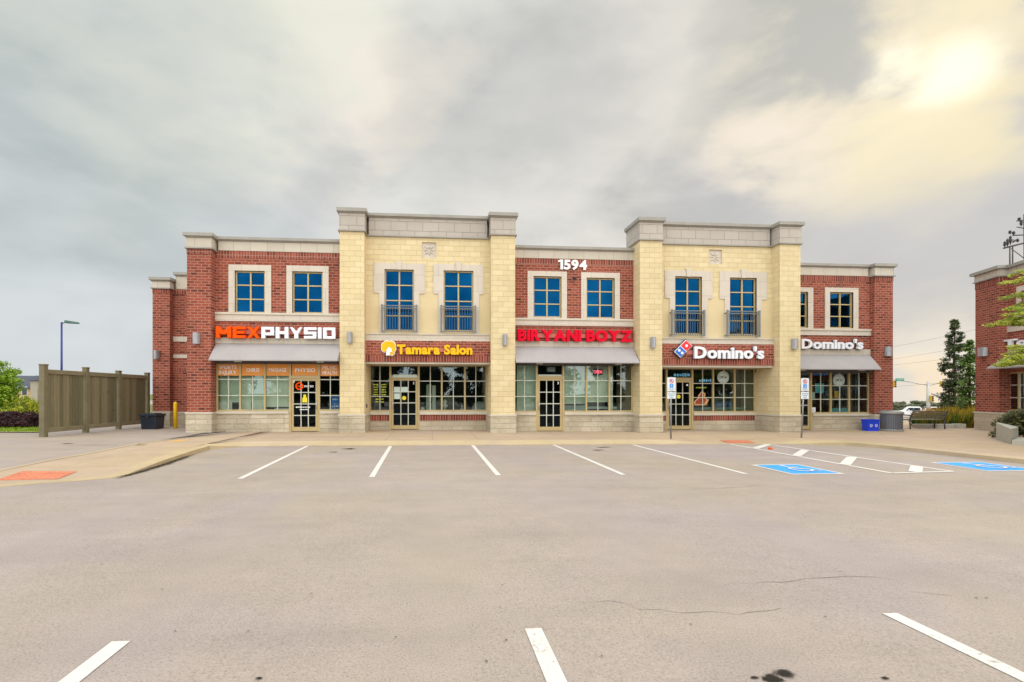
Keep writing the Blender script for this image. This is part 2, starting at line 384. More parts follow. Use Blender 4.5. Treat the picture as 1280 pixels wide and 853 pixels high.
def blueglass():
    m, nt, b = newmat('blue_glass'); tc = N(nt, 'ShaderNodeTexCoord'); n = noise_n(nt, tc.outputs['Object'], .8, 3)
    c = ramp(nt, n.outputs[0], [(.3, (.001,.026,.075)), (.7, (.002,.05,.135))])
    L(nt, c, b.inputs['Base Color']); setp(b, Metallic=1.0, Roughness=.04)
    n2 = noise_n(nt, tc.outputs['Object'], 1.1, 2); bump(nt, b, n2.outputs[0], .4, .03)
    return m
M['blueglass'] = blueglass()
def emis(name, col, s):
    m, nt, b = newmat(name); setp(b, Base_Color=rgb(*col)); b.inputs['Emission Color'].default_value = rgb(*col); b.inputs['Emission Strength'].default_value = s
    return m
M['neon'] = emis('neon_red', (1,.12,.2), 1.3)
M['neonblue'] = emis('neon_blue', (.10,.32,.50), .35)
def leafmat(name, c0, c1, c2, trans=.25):
    m, nt, b = newmat(name); g = N(nt, 'ShaderNodeNewGeometry')
    tc = N(nt, 'ShaderNodeTexCoord'); n = noise_n(nt, tc.outputs['Object'], 1.3, 3)
    f = mix(nt, .45, g.outputs['Random Per Island'], n.outputs[0])
    c = ramp(nt, f, [(.25, c0), (.5, c1), (.75, c2)])
    L(nt, c, b.inputs['Base Color']); setp(b, Roughness=.6)
    tl = N(nt, 'ShaderNodeBsdfTranslucent'); L(nt, c, tl.inputs[0])
    mx = N(nt, 'ShaderNodeMixShader'); mx.inputs[0].default_value = trans
    L(nt, b.outputs[0], mx.inputs[1]); L(nt, tl.outputs[0], mx.inputs[2]); L(nt, mx.outputs[0], nt.nodes['Material Output'].inputs[0])
    return m
M['leaf_dark'] = leafmat('leaf_dark', (.018,.03,.009), (.045,.072,.018), (.12,.15,.04))
M['leaf_mid'] = leafmat('leaf_mid', (.03,.07,.008), (.08,.16,.015), (.18,.28,.03))
M['leaf_bright'] = leafmat('leaf_bright', (.08,.17,.004), (.19,.34,.008), (.36,.50,.03))
M['leaf_lime'] = leafmat('leaf_lime', (.16,.22,.008), (.32,.38,.015), (.50,.46,.04))
M['leaf_purple'] = leafmat('leaf_purple', (.016,.004,.007), (.035,.007,.011), (.075,.016,.02))
M['leaf_gold'] = leafmat('leaf_gold', (.10,.13,.01), (.40,.30,.02), (.65,.42,.03))
M['leaf_orange'] = leafmat('leaf_orange', (.40,.24,.05), (.55,.33,.08), (.65,.42,.12))
M['leaf_shrub'] = leafmat('leaf_shrub', (.03,.035,.008), (.075,.08,.014), (.15,.14,.03))
M['leaf_far'] = leafmat('leaf_far', (.07,.09,.045), (.12,.14,.07), (.18,.19,.10))
M['leaf_back'] = leafmat('leaf_back', (.008,.02,.008), (.02,.045,.018), (.05,.08,.04))
M['grass'] = leafmat('grass_blade', (.10,.20,.006), (.22,.36,.01), (.36,.50,.03))
def groundmat(name, c0, c1, speck=.25, joints=None, jointcol=None, sscale=70):
    m, nt, b = newmat(name); tc = N(nt, 'ShaderNodeTexCoord'); o = tc.outputs['Object']
    big = noise_n(nt, o, .16, 6, .6, .4); c = mix(nt, ramp(nt, big.outputs[0], [(.32, (0,0,0)), (.68, (1,1,1))]), (*c0, 1), (*c1, 1))
    hue = noise_n(nt, o, .28, 3, .5, .6)
    c = mix(nt, .8, c, ramp(nt, hue.outputs[0], [(.36, (1.0,.97,1.0)), (.62, (1.03,1.0,.87))]), 'MULTIPLY')
    mp2 = N(nt, 'ShaderNodeMapping'); mp2.inputs['Scale'].default_value = (.22, 1.6, 1); mp2.inputs['Rotation'].default_value = (0, 0, .12); L(nt, o, mp2.inputs[0])
    trk = noise_n(nt, mp2.outputs[0], .9, 5, .6, .5); c = mix(nt, .55, c, ramp(nt, trk.outputs[0], [(.35, (.90,.90,.905)), (.6, (1.03,1.03,1.03))]), 'MULTIPLY')
    med = noise_n(nt, o, 1.4, 6, .7); c = mix(nt, .5, c, ramp(nt, med.outputs[0], [(.3, (.8,.8,.8)), (.7, (1.08,1.07,1.05))]), 'MULTIPLY')
    fine = noise_n(nt, o, sscale, 4, .7); c = mix(nt, 1.0, c, ramp(nt, fine.outputs[0], [(.34, (1-speck*1.6,)*3), (.44, (1-speck*.35,)*3), (.56, (1,)*3), (.70, (1+speck*.9,)*3)]), 'MULTIPLY')
    if joints:
        br = N(nt, 'ShaderNodeTexBrick', offset=0.0); L(nt, o, br.inputs['Vector'])
        setp(br, Scale=1.0, Mortar_Size=.012, Mortar_Smooth=.3, Brick_Width=joints, Row_Height=joints)
        c = mix(nt, br.outputs['Fac'], c, (*jointcol, 1))
    L(nt, c, b.inputs['Base Color']); setp(b, Roughness=.92); b.inputs['Specular IOR Level'].default_value = .25
    bump(nt, b, fine.outputs[0], .35, .006); return m
M['asphalt'] = groundmat('pale_asphalt', (.338,.290,.266), (.378,.328,.301), .24)
M['drive'] = groundmat('drive_asphalt', (.345,.292,.262), (.38,.327,.29), .2)
M['walk'] = groundmat('sidewalk_concrete', (.42,.325,.24), (.48,.375,.28), .10, 1.5, (.31,.245,.185))
M['kerb'] = groundmat('kerb_concrete', (.44,.355,.235), (.50,.405,.275), .12)
M['soil'] = groundmat('grass_ground', (.12,.14,.05), (.17,.19,.07), .4)
def paintmat(name, col, wear=.5):
    m, nt, b = newmat(name); tc = N(nt, 'ShaderNodeTexCoord'); o = tc.outputs['Object']
    n = noise_n(nt, o, 30, 6, .75); n2 = noise_n(nt, o, 2.5, 3)
    f = mix(nt, .35, n.outputs[0], n2.outputs[0]); f = ramp(nt, f, [(.33, (0,0,0)), (.34+.08*wear, (1,1,1))])
    L(nt, mix(nt, f, (.26,.225,.19,1), (*col, 1)), b.inputs['Base Color']); setp(b, Roughness=.7); return m
M['paint'] = paintmat('road_paint', (.62,.59,.555), 1.1); M['paint_blue'] = paintmat('blue_paint', (.02,.30,.80), .9); M['paint_yel'] = paintmat('faded_yellow', (.62,.36,.10), 1.6)
def stainmat(name, col, dens=.5):
    m, nt, b = newmat(name); nt.nodes.remove(b); out = nt.nodes['Material Output']
    tc = N(nt, 'ShaderNodeTexCoord'); uv = tc.outputs['Generated']
    sb = N(nt, 'ShaderNodeVectorMath', operation='SUBTRACT'); L(nt, uv, sb.inputs[0]); sb.inputs[1].default_value = (.5,.5,0)
    ml = N(nt, 'ShaderNodeVectorMath', operation='MULTIPLY'); L(nt, sb.outputs[0], ml.inputs[0]); ml.inputs[1].default_value = (1,1,0)
    ln = N(nt, 'ShaderNodeVectorMath', operation='LENGTH'); L(nt, ml.outputs[0], ln.inputs[0])
    n = noise_n(nt, tc.outputs['Object'], 13, 7, .72, .8)
    a = N(nt, 'ShaderNodeMath', operation='MULTIPLY_ADD'); L(nt, ln.outputs['Value'], a.inputs[0]); a.inputs[1].default_value = -.85; L(nt, n.outputs[0], a.inputs[2])
    r = ramp(nt, a.outputs[0], [(.20, (0,0,0)), (.36, (dens,)*3)])
    tr = N(nt, 'ShaderNodeBsdfTransparent'); df = N(nt, 'ShaderNodeBsdfDiffuse'); df.inputs[0].default_value = (*col, 1)
    mx = N(nt, 'ShaderNodeMixShader'); L(nt, r, mx.inputs[0]); L(nt, tr.outputs[0], mx.inputs[1]); L(nt, df.outputs[0], mx.inputs[2])
    L(nt, mx.outputs[0], out.inputs[0]); return m
M['oil'] = stainmat('oil_stain', (.035,.03,.025), .95); M['stain'] = stainmat('faint_stain', (.19,.16,.13), .13); M['oil2'] = stainmat('kerb_grit', (.09,.075,.055), .7)
M['crack'] = plain('crack_dark', (.215,.18,.155), .95)

# ================================================================== SETTING
def sheet(name, x0, x1, y0, y1, step, dz, mat, kind='structure', ys=None):
    nx = int((x1-x0)/step)+1; ny = int((y1-y0)/step)+1; mb = MB(); vs = []
    for j in range(ny):
        for i in range(nx):
            x = x0+(x1-x0)*i/(nx-1); y = y0+(y1-y0)*j/(ny-1); vs.append((x, y, zg(x, y)+dz))
    fs = [(j*nx+i, j*nx+i+1, (j+1)*nx+i+1, (j+1)*nx+i) for j in range(ny-1) for i in range(nx-1)]
    mb.add(vs, fs, True); return tag(mb.build(name, mat, recalc=False), kind=kind)
gx = [-3000, -1000, -300, -150]+list(range(-100, 221, 10))+[300, 1000, 3000]
gm = MB(); gm.add([(x, y, zg(x, y)-.30) for y in gx for x in gx], [(j*len(gx)+i, j*len(gx)+i+1, (j+1)*len(gx)+i+1, (j+1)*len(gx)+i) for j in range(len(gx)-1) for i in range(len(gx)-1)], True)
tag(gm.build('ground', M['soil'], recalc=False), kind='structure')
sheet('parking_lot', -60, 130, -60, 140, 2, 0, M['asphalt'])
def patch(name, px, dz, mat, thick=.0, kind='structure', world=False):
    """polygon given by photo pixels on the ground, extruded down"""
    pts = [Vector((p[0], p[1], zg(*p[:2])+dz)) if world else G(p[0], p[1], dz) for p in px]
    mb = MB(); n = len(pts)
    if thick:
        low = [p-Vector((0,0,thick)) for p in pts]
        mb.add(pts+low, [tuple(range(n))]+[(i, n+i, n+(i+1) % n, (i+1) % n) for i in range(n)])
    else: mb.flat(pts)
    return tag(mb.build(name, mat, recalc=bool(thick)), kind=kind)
# front edge of the walk (lot level kerb line), in photo pixels on the lot
SW = .125
edge_px = [(-330,640),(-150,624),(0,609),(60,604),(100,601.5),(140,598),(160,594),(200,582),(240,569),(262,562),(300,559),(385,558),(489,557.6),(600,557),(700,556.4),(800,556),(840,555.9),(860,555.8),(875,555.7),(890,555.6),(905,555.6),(925,555.6),(945,555.6),(960,555.6),(975,555.6),(1000,555.6),(1060,557.2),(1100,560.5),(1150,566),(1200,571.5),(1280,580),(1400,594)]
edge = [G(*p) for p in edge_px]
def offset_line(line, d):
    out = []
    for i, p in enumerate(line):
        a = line[max(0, i-1)]; b = line[min(len(line)-1, i+1)]; t = (b-a); t.z = 0; t.normalize()
        out.append(p+Vector((-t.y, t.x, 0))*d)
    return out
inner = offset_line(edge, .32)
kmb = MB(); wv = []
n = len(edge)
for i in range(n):
    raised = 0
    x = edge_px[i][0]
    raised = .10 if (140 <= x <= 262 or x >= 1060) else .015
    a = edge[i]; b = inner[i]
    raised = min(raised, swh(a.x, a.y)); kmb.v += [Vector((a.x, a.y, zg(a.x, a.y)-.05)), Vector((a.x, a.y, zg(a.x, a.y)+raised+.006)), Vector((b.x, b.y, zg(b.x, b.y)+swh(b.x, b.y)+.006))]
for i in range(n-1):
    for k in (0, 1): kmb.f.append((3*i+k, 3*i+3+k, 3*i+4+k, 3*i+1+k)); kmb.sm.append(False)
tag(kmb.build('kerb', M['kerb'], recalc=False), kind='structure')
# sidewalk surface behind the kerb
smb = MB()
back = []
for i in range(n):
    x = edge_px[i][0]; p = inner[i]
    back.append(Vector((p.x, 33, 0)))
sw_pts = []
inn = [p for p, e in zip(inner, edge_px) if e[0] >= 240]
inn += [Vector((inn[-1].x+dx_, inn[-1].y, 0)) for dx_ in (1.5, 4, 8, 13, 20)]
for k in range(len(inn)):
    p = inn[k]
    ys_ = [p.y]+[p.y+.3*q for q in range(1, 9)]+[20, 24, 31]
    for yy in ys_: smb.v.append(Vector((p.x, yy, zg(p.x, yy)+swh(p.x, yy)+(.006 if yy == p.y else 0))))
NR = 12
for k in range(len(inn)-1):
    for q in range(NR-1): smb.f.append((NR*k+q, NR*k+NR+q, NR*k+NR+1+q, NR*k+1+q)); smb.sm.append(True)
# left apron of the walk
li = [p for p, e in zip(inner, edge_px) if e[0] <= 240]
backpx = [(-420,612),(-150,604),(0,589.5),(40,581),(75,574),(110,568),(130,564),(150,560),(185,553),(240,545)]
bl = [GS(a, b, .006) for a, b in backpx]
bl[-1] = Vector((inn[0].x, 20, zg(inn[0].x, 20)+SW))
base = len(smb.v)
m_ = min(len(li), len(bl))
while len(bl) > len(li): bl.pop(1)
bl = [Vector((p.x, p.y, zg(p.x, p.y)+swh(p.x, p.y)+.006)) for p in bl]
for a, b in zip(li, bl):
    for q in range(9):
        p = a.lerp(b, q/8); smb.v.append(Vector((p.x, p.y, zg(p.x, p.y)+swh(p.x, p.y)+.006)))
for k in range(len(li)-1):
    for q in range(8): smb.f.append((base+9*k+q, base+9*k+9+q, base+9*k+10+q, base+9*k+1+q)); smb.sm.append(False)
tag(smb.build('sidewalk', M['walk'], recalc=False), kind='structure')
# pale edging strip and drive behind the left apron
sb = MB()
for k in range(len(bl)-1):
    a, b = bl[k], bl[k+1]; t = (b-a).normalized(); nn = Vector((-t.y, t.x, 0))*.14; u = Vector((0,0,.006))
    sb.flat([a+u, b+u, b+nn+u, a+nn+u])
tag(sb.build('kerb_edging', M['kerb'], recalc=False), kind='structure')
dmb = MB()
bl_ = [Vector((bl[0].x-w_, bl[0].y-.05*w_, 0)) for w_ in (40, 25, 14, 8, 3.5)]+bl
for p in bl_:
    y_end = max(36, p.y+1)
    for q in range(25):
        y = p.y+(y_end-p.y)*(q/24)**1.5; dmb.v.append(Vector((p.x, y, zg(p.x, y)+swh(p.x, y)+.001)))
for k in range(len(bl_)-1):
    for q in range(24): dmb.f.append((25*k+q, 25*k+25+q, 25*k+26+q, 25*k+1+q)); dmb.sm.append(True)
tag(dmb.build('side_drive', M['drive'], recalc=False), kind='structure')
# grass verge at the far left
va_, vb_ = GS(47.5, 541.2), GS(-30, 543.5)
fa_, fz_ = GS(54.5, 546.5), GS(184, 533.2)
vm = MB(); NV = 22
for a in range(NV+1):
    y = va_.y+(60-va_.y)*(a/NV)**1.8; xr_ = va_.x+(max(0, y-fa_.y))*(fz_.x-fa_.x)/(fz_.y-fa_.y) if y < 27 else va_.x+1.2
    for b in range(13):
        x = xr_-(40*(b/12)**2); yy = y+(0 if a else max(0, (va_.x-x))*.06); vm.v.append(Vector((x, yy, zg(x, yy)+SW+.02)))
for a in range(NV):
    for b in range(12): vm.f.append((13*a+b, 13*a+13+b, 13*a+14+b, 13*a+1+b)); vm.sm.append(True)
tag(vm.build('verge', M['soil']), kind='structure')
def ribbon(name, a, b, w, dz, mat):
    a = Vector((a.x, a.y, zg(a.x, a.y)+dz)); b = Vector((b.x, b.y, zg(b.x, b.y)+dz)); t = (b-a).normalized(); nn = Vector((-t.y, t.x, 0))*w/2
    k = max(1, int((b-a).length)); mb = MB()
    for i in range(k):
        p = a.lerp(b, i/k); q = a.lerp(b, (i+1)/k); mb.flat([p-nn, q-nn, q+nn, p+nn])
    return tag(mb.build(name, mat, recalc=False), kind='structure')
PLW = .105
for a, b in (((299.8,599),(385.2,557.4)), ((464.7,596.7),(488.2,558)), ((623,594.5),(590.9,557)), ((779.5,593.9),(692,556.4)), ((932.4,592.7),(791,556.3)),
             ((906,554.4),(1116,592)), ((962,556),(1191,589.6))):
    ribbon('parking_line', G(*a), G(*b), PLW, .005, M['paint'])
ribbon('parking_line', G(1116,592), G(1191,589.8), .09, .008, M['paint'])
for a, b in (((151.5,802.5),(60,874)), ((666.5,786.5),(708,880)), ((1112,767.5),(1330,871.5))):
    ribbon('parking_line', G(*a), G(*b), .115, .005, M['paint'])
for a, b in (((943,561.4),(961,555.9)), ((995,570.6),(1007,562.8)), ((1056,581.6),(1065,572)), ((1144,590.6),(1146,583.4))):
    ribbon('hatch_bar', G(*a), G(*b), .22, .011, M['paint'])
# accessible bays
def seg2(mb, a, b, w, o, u, v, dz):
    a, b = Vector(a), Vector(b); t = (b-a).normalized(); nn = Vector((-t.y, t.x))*w/2
    pts = [a-nn, b-nn, b+nn, a+nn]
    mb.flat([o+p.x*u+p.y*v+Vector((0,0,dz)) for p in pts])
def isa(mb, o, u, v, dz, s=1.0):
    """wheelchair figure in a unit square, y up"""
    c = [(.46+.045*math.cos(t)*1.3, .84+.06*math.sin(t)) for t in [i*math.pi/6 for i in range(12)]]
    mb.flat([o+a*u+b*v+Vector((0,0,dz)) for a, b in c])
    S = [((.45,.78),(.48,.45)), ((.47,.62),(.66,.62)), ((.46,.45),(.68,.45)), ((.67,.46),(.78,.20)), ((.76,.20),(.85,.235))]
    for i, (a, b) in enumerate(S): seg2(mb, a, b, .065, o, u, v, dz+.0012*(i+1))
    pr = None; R = .21
    for i in range(15):
        t = math.radians(115+i*16.5); q = (.45+R*math.cos(t), .34+R*math.sin(t))
        if pr: seg2(mb, pr, q, .055, o, u, v, dz+.008+.0004*i)
        pr = q
for c4 in (((944,582),(996,581.3),(1052,592.3),(990,593)), ((1164,578.8),(1228,578.2),(1296,588.4),(1238,589))):
    TL, TR, BR, BL = [G(*p) for p in c4]
    u = ((TR-TL)+(BR-BL))/2; v = ((TL-BL)+(TR-BR))/2; o = (TL+TR+BL+BR)/4-u/2-v/2
    def q(a, b, dz): return o+a*u+b*v+Vector((0,0,dz))
    mb = MB(); mb.flat([q(-.05,-.05,.006), q(1.05,-.05,.006), q(1.05,1.05,.006), q(-.05,1.05,.006)]); tag(mb.build('accessible_bay_border', M['paint'], recalc=False), kind='structure')
    mb = MB(); mb.flat([q(.02,.02,.011), q(.98,.02,.011), q(.98,.98,.011), q(.02,.98,.011)]); tag(mb.build('accessible_bay_field', M['paint_blue'], recalc=False), kind='structure')
    mb = MB(); isa(mb, o+.12*u+.05*v, u*.85, v*.95, .016); tag(mb.build('accessible_bay_symbol', M['paint'], recalc=False), kind='structure')
# tactile plates, faded arrow
def plate(px, dz):
    pts = [GS(a, b, .012) if dz is None else G(a, b, d_) for (a, b), d_ in zip(px, dz or (0,)*4)]; mb = MB(); n = len(pts)
    mb.flat(pts)
    # truncated domes
    A, B, C, D_ = pts
    for i in range(9):
        for j in range(5):
            s, t = (i+.5)/9, (j+.5)/5; p = A.lerp(B, s).lerp(D_.lerp(C, s), t)
            mb.lathe(p, [(.035, 0), (.022, .008)], 8)
    return tag(mb.build('tactile_paving', M['sred_plate'], recalc=False), kind='structure')
plate([(-6,600.5),(72,599),(97,589.4),(28,589)], None)
plate([(911,554),(945,553.8),(935,550.4),(900,550.5)], None)
mb = MB(); mb.flat([G(208,552.5,SW+.008), G(228,552,SW+.008), G(236,550,SW+.008), G(222,549.8,SW+.008)]); tag(mb.build('faded_marking', M['paint_yel'], recalc=False), kind='structure')
# cracks and stains
def crack(pts, w=.02, seed=1, name='pavement_crack'):
    rnd = random.Random(seed); P = [G(*p) for p in pts]; line = []
    for a, b in zip(P, P[1:]):
        k = max(2, int((b-a).length/.12))
        for i in range(k): line.append(a.lerp(b, i/k)+Vector((rnd.uniform(-.03,.03), rnd.uniform(-.03,.03), 0)))
    mb = MB(); n = len(line)
    for i, p in enumerate(line):
        ww = .7*w*rnd.uniform(.1, 1)*math.sin(math.pi*(i+.5)/n)**.5
        q = p.copy(); q.z = zg(p.x, p.y)+.003; mb.v += [q+Vector((0, ww/2, 0)), q-Vector((0, ww/2, 0))]
    for i in range(n-1): mb.f.append((2*i+1, 2*i+3, 2*i+2, 2*i)); mb.sm.append(False)
    return tag(mb.build(name, M['crack'], recalc=False), kind='structure')
crack([(715,754),(760,751),(800,760),(870,767),(940,766),(1000,757)], .018, 1)
crack([(880,732),(940,729),(1010,725),(1060,719),(1100,723),(1150,730)], .015, 2)
crack([(1030,706),(1048,713),(1060,719)], .010, 3)
crack([(1130,738),(1190,744),(1240,770),(1300,778)], .009, 4)
crack([(850,613),(900,611),(960,606)], .02, 6)
crack([(1180,635),(1230,646),(1280,652)], .015, 7)
ribbon('kerb_edging', Vector((va_.x, va_.y-.02, 0)), Vector((va_.x-40, va_.y+2.38, 0)), .14, SW+.035, M['kerb'])
def blot(px, py, rx, ry, mat, dz=.006, name='pavement_stain', walk=0):
    c = G(px, py, walk); mb = MB(); k = 24
    pts = []
    for i in range(k):
        t = 2*math.pi*i/k; x, y = c.x+rx*math.cos(t), c.y+ry*math.sin(t); pts.append((x, y, zg(x, y)+dz+walk))
    mb.flat(pts); return tag(mb.build(name, M[mat], recalc=False), kind='structure')
blot(965, 850, .085, .07, 'oil', name='oil_stain'); blot(980, 843, .10, .06, 'oil', .009, name='oil_stain'); blot(944, 848, .04, .025, 'oil', name='oil_stain'); blot(1108, 849, .035, .02, 'oil', name='oil_stain')
blot(436, 561.5, .28, .22, 'oil', name='oil_stain'); blot(417, 565.5, .22, .12, 'oil', name='oil_stain'); blot(755, 559.5, .35, .15, 'oil', name='oil_stain'); blot(748, 563, .25, .15, 'oil', name='oil_stain')
blot(325, 849, .035, .02, 'oil', name='oil_stain'); blot(84, 555, .22, .15, 'oil', name='oil_stain', walk=SW); blot(120, 557, 1.3, .5, 'stain', name='pavement_stain', walk=SW)
for px, py, rx, ry in () and ((420,575,1.6,1.6), (640,575,1.5,1.2), (540,580,1.2,1.6), (840,585,.9,.35), (930,588,1.0,.4), (760,640,1.6,.7), (320,640,1.8,.9), (950,650,1.5,.8), (560,700,.9,.6), (870,577,1.5,1.2), (1000,600,1.4,.7)):
    blot(px, py, rx, ry, 'stain')
rnd = random.Random(2)
for i in range(15):
    t_ = (i+.5)/15; px, py = 150+86*t_, 596.6-26.6*t_
    k_ = math.sin(math.pi*t_)**.6
    c = G(px, py); mb = MB(); n_ = 20; dd = Vector((.02, .05, 0))
    pts = []
    for q in range(n_):
        a = 2*math.pi*q/n_; x, y = c.x+.07+.20*k_*math.cos(a), c.y+.45*math.sin(a); pts.append((x, y, zg(x, y)+.008+.0012*i))
    mb.flat(pts); tag(mb.build('kerb_dirt', M['oil2'], recalc=False), kind='structure')
pb = MB()
def leafscatter(n, fn, mat, name, label=None, cat=None, sz=.03):
    mb = MB()
    for i in range(n):
        c = fn(); a = random.uniform(0, 6.28); u = Vector((math.cos(a), math.sin(a), 0))*sz; v = Vector((-u.y, u.x, random.uniform(-.3,.3)*sz))*.6
        mb.flat([c-u, c+v, c+u, c-v])
    return mb.build(name, mat, recalc=False)
def rl():
    px, py = random.uniform(40, 1280), random.choice([random.uniform(558, 640), random.uniform(620, 850)]); p = G(px, py); p.z += .008; return p
lf = leafscatter(45, rl, M['bark'], 'fallen_leaves', sz=.011); tag(lf, 'tiny dry leaves and grit scattered over the parking lot', 'litter', kind='stuff')
# orange litter on the hatch
o = MB(); c = G(963,562); o.box(c.x-.06, c.x+.06, c.y-.04, c.y+.04, c.z+.012, c.z+.04)
o.tube(c+Vector((-.06,0,.045)), c+Vector((.04,.02,.06)), .02, .012, 8)
tag(o.build('crumpled_wrapper', M['letter_orange'], loc=(c.x, c.y, c.z), bevel=.01), 'small orange crumpled wrapper on the hatched access aisle', 'litter')

# ================================================================== LETTERING
_fc = {}
def glyph(ch, off=0.0, ext=.5):
    key = (ch, off)
    if key not in _fc:
        cu = bpy.data.curves.new('g', 'FONT'); cu.body = ch; cu.size = 1; cu.offset = off; cu.extrude = .5; cu.resolution_u = 3
        ob = bpy.data.objects.new('g', cu); scene.collection.objects.link(ob)
        bpy.context.view_layer.update()
        me = bpy.data.meshes.new_from_object(ob.evaluated_get(bpy.context.evaluated_depsgraph_get()))
        vs = [v.co.copy() for v in me.vertices]; fs = [tuple(p.vertices) for p in me.polygons]
        bpy.data.objects.remove(ob); bpy.data.curves.remove(cu); bpy.data.meshes.remove(me)
        _fc[key] = (vs, fs, min(v.x for v in vs), max(v.x for v in vs))
    return _fc[key]
def layout(text, off, gap=.09):
    x = 0; out = []
    for ch in text:
        if ch == ' ': x += .32; continue
        vs, fs, a, b = glyph(ch, off); out.append((ch, x-a, vs, fs)); x += (b-a)+gap
    return out, x-gap
CAPH = None
def text3d(parent, text, x0, x1, z0, z1, Y, depth, mats, off=.03, gap=.09, single=None, name='letter', frame=None):
    """letters standing on z0 with capital height to z1, on plane Y, coming towards the viewer"""
    lay, w = layout(text, off, gap)
    cv, _, _, _ = glyph('H', off); ch = max(v.y for v in cv)-min(v.y for v in cv); b0 = min(v.y for v in cv)
    sx = (x1-x0)/w; sz = (z1-z0)/ch; objs = []; one = MB()
    for i, (c, dx, vs, fs) in enumerate(lay):
        mb = one if single else MB()
        pts = [(x0+(v.x+dx)*sx, Y-depth*(v.z+.5), z0+(v.y-b0)*sz) for v in vs]
        if frame: pts = [frame(*p) for p in pts]
        mb.add(pts, fs)
        if not single:
            objs.append(mb.build(name, mats[i] if isinstance(mats, (list, tuple)) else mats, parent, recalc=False))
    if single: return one.build(single, mats, parent, recalc=False)
    return objs
def dashes(parent, px0, px1, py0, py1, Y, pc, mat, name, rows=1, seed=0, wmin=.25, wmax=.9):
    rnd = random.Random(seed); x0, x1 = X(px0, Y), X(px1, Y); z1, z0 = Z(pc, py0, Y), Z(pc, py1, Y); h = (z1-z0)/rows; mb = MB()
    for r in range(rows):
        x = x0+rnd.uniform(0, .12)*(x1-x0); xe = x1-rnd.uniform(0, .12)*(x1-x0); za = z1-h*(r+.8)
        while x < xe-.01:
            w = rnd.uniform(wmin, wmax)*h; mb.box(x, min(xe, x+w), Y-.003, Y, za+rnd.uniform(0, .12)*h, za+h*rnd.uniform(.42, .6)); x += w+h*.16
    return mb.build(name, M[mat], parent)
STROKES = {  # block letters on a 1 x 1 cell: centre lines of thick strokes
 'M': [((.1,0),(.1,1)), ((.9,0),(.9,1)), ((.1,.93),(.5,.30)), ((.5,.30),(.9,.93))],
 'E': [((.1,0),(.1,1)), ((0,.88),(1,.88)), ((.1,.5),(.92,.5)), ((0,.12),(1,.12))],
 'X': [((.05,0),(.95,1)), ((.05,1),(.95,0))],
 'P': [((.1,0),(.1,1)), ((0,.88),(1,.88)), ((.9,1),(.9,.36)), ((0,.38),(1,.38))],
 'H': [((.1,0),(.1,1)), ((.9,0),(.9,1)), ((0,.5),(1,.5))],
 'Y': [((.02,1),(.5,.42)), ((.98,1),(.5,.42)), ((.5,0),(.5,.55))],
 'S': [((0,.88),(1,.88)), ((.1,1),(.1,.45)), ((0,.5),(1,.5)), ((.9,.55),(.9,0)), ((0,.12),(1,.12))],
 'I': [((.5,0),(.5,1))],
 'O': [((.1,0),(.1,1)), ((.9,0),(.9,1)), ((0,.88),(1,.88)), ((0,.12),(1,.12))]}
def block_text(parent, spec, x0, x1, z0, z1, Y, depth, th=.25):
    ws = [1.25 if c == 'M' else .30 if c == 'I' else 1.05 for c, _ in spec]; gap = .12
    tot = sum(ws)+gap*(len(ws)-1); k = (x1-x0)/tot; x = x0; hh = z1-z0; bw = th*hh
    for (c, mat), w in zip(spec, ws):
        mb = MB(); cw = w*k
        for i, (a, b) in enumerate(STROKES[c]):
            A = Vector((x+a[0]*cw, z0+a[1]*hh)); B = Vector((x+b[0]*cw, z0+b[1]*hh))
            if a[0] == b[0]:
                A.x = B.x = min(max(A.x, x+bw/2*1.1), x+cw-bw/2*1.1) if c != 'I' else A.x
                nn = Vector((bw/2*1.1, 0)); pts = [A-nn, A+nn, B+nn, B-nn]
            elif a[1] == b[1]:
                A.y = B.y = min(max(A.y, z0+bw/2*.85), z1-bw/2*.85); nn = Vector((0, bw/2*.85)); pts = [A-nn, B-nn, B+nn, A+nn]
            else:
                nn = Vector((bw*(.85 if c == 'X' else .68), 0)); pts = [A-nn, A+nn, B+nn, B-nn]
                pts = [Vector((min(max(p.x, x), x+cw), p.y)) for p in pts]
            mb.prism([(p.x, p.y) for p in pts], (0, Y, 0), (1,0,0), (0,0,1), (0, -depth-.0015*i, 0))
        mb.build('letter', mat, parent, bevel=.012, seg=1); x += cw+gap*k

# ================================================================== MAIN BUILDING
YP, YL, YT, YM, YR = 18.5, 18.85, 18.95, 19.12, 19.98
YS = 20.05
gz = lambda x: zg(x, 19)+SW
bx0, bx1 = X(233.7, YP), X(1116.2, YR-.25)
BLD = empty('retail_building', (8, 19, gz(8)), 'long two-storey red brick and cream block retail building with grey awnings and two raised bays', 'building')
def B(mb, name, mat, parent=None, **kw): return mb.build(name, mat, parent or BLD, **kw)
def wall(x0, x1, z0, z1, Y, th, holes, mat, name='wall'):
    xs = sorted({x0, x1, *[h[0] for h in holes], *[h[1] for h in holes]}); zs = sorted({z0, z1, *[h[2] for h in holes], *[h[3] for h in holes]})
    xs = [x for x in xs if x0 <= x <= x1]; zs = [z for z in zs if z0 <= z <= z1]
    mb = MB()
    for j in range(len(zs)-1):
        run = None
        for i in range(len(xs)-1):
            cx, cz = (xs[i]+xs[i+1])/2, (zs[j]+zs[j+1])/2
            inh = any(h[0] < cx < h[1] and h[2] < cz < h[3] for h in holes)
            if inh:
                if run is not None: mb.box(run, xs[i], Y, Y+th, zs[j], zs[j+1]); run = None
            elif run is None: run = xs[i]
        if run is not None: mb.box(run, xs[-1], Y, Y+th, zs[j], zs[j+1])
    return B(mb, name, mat)
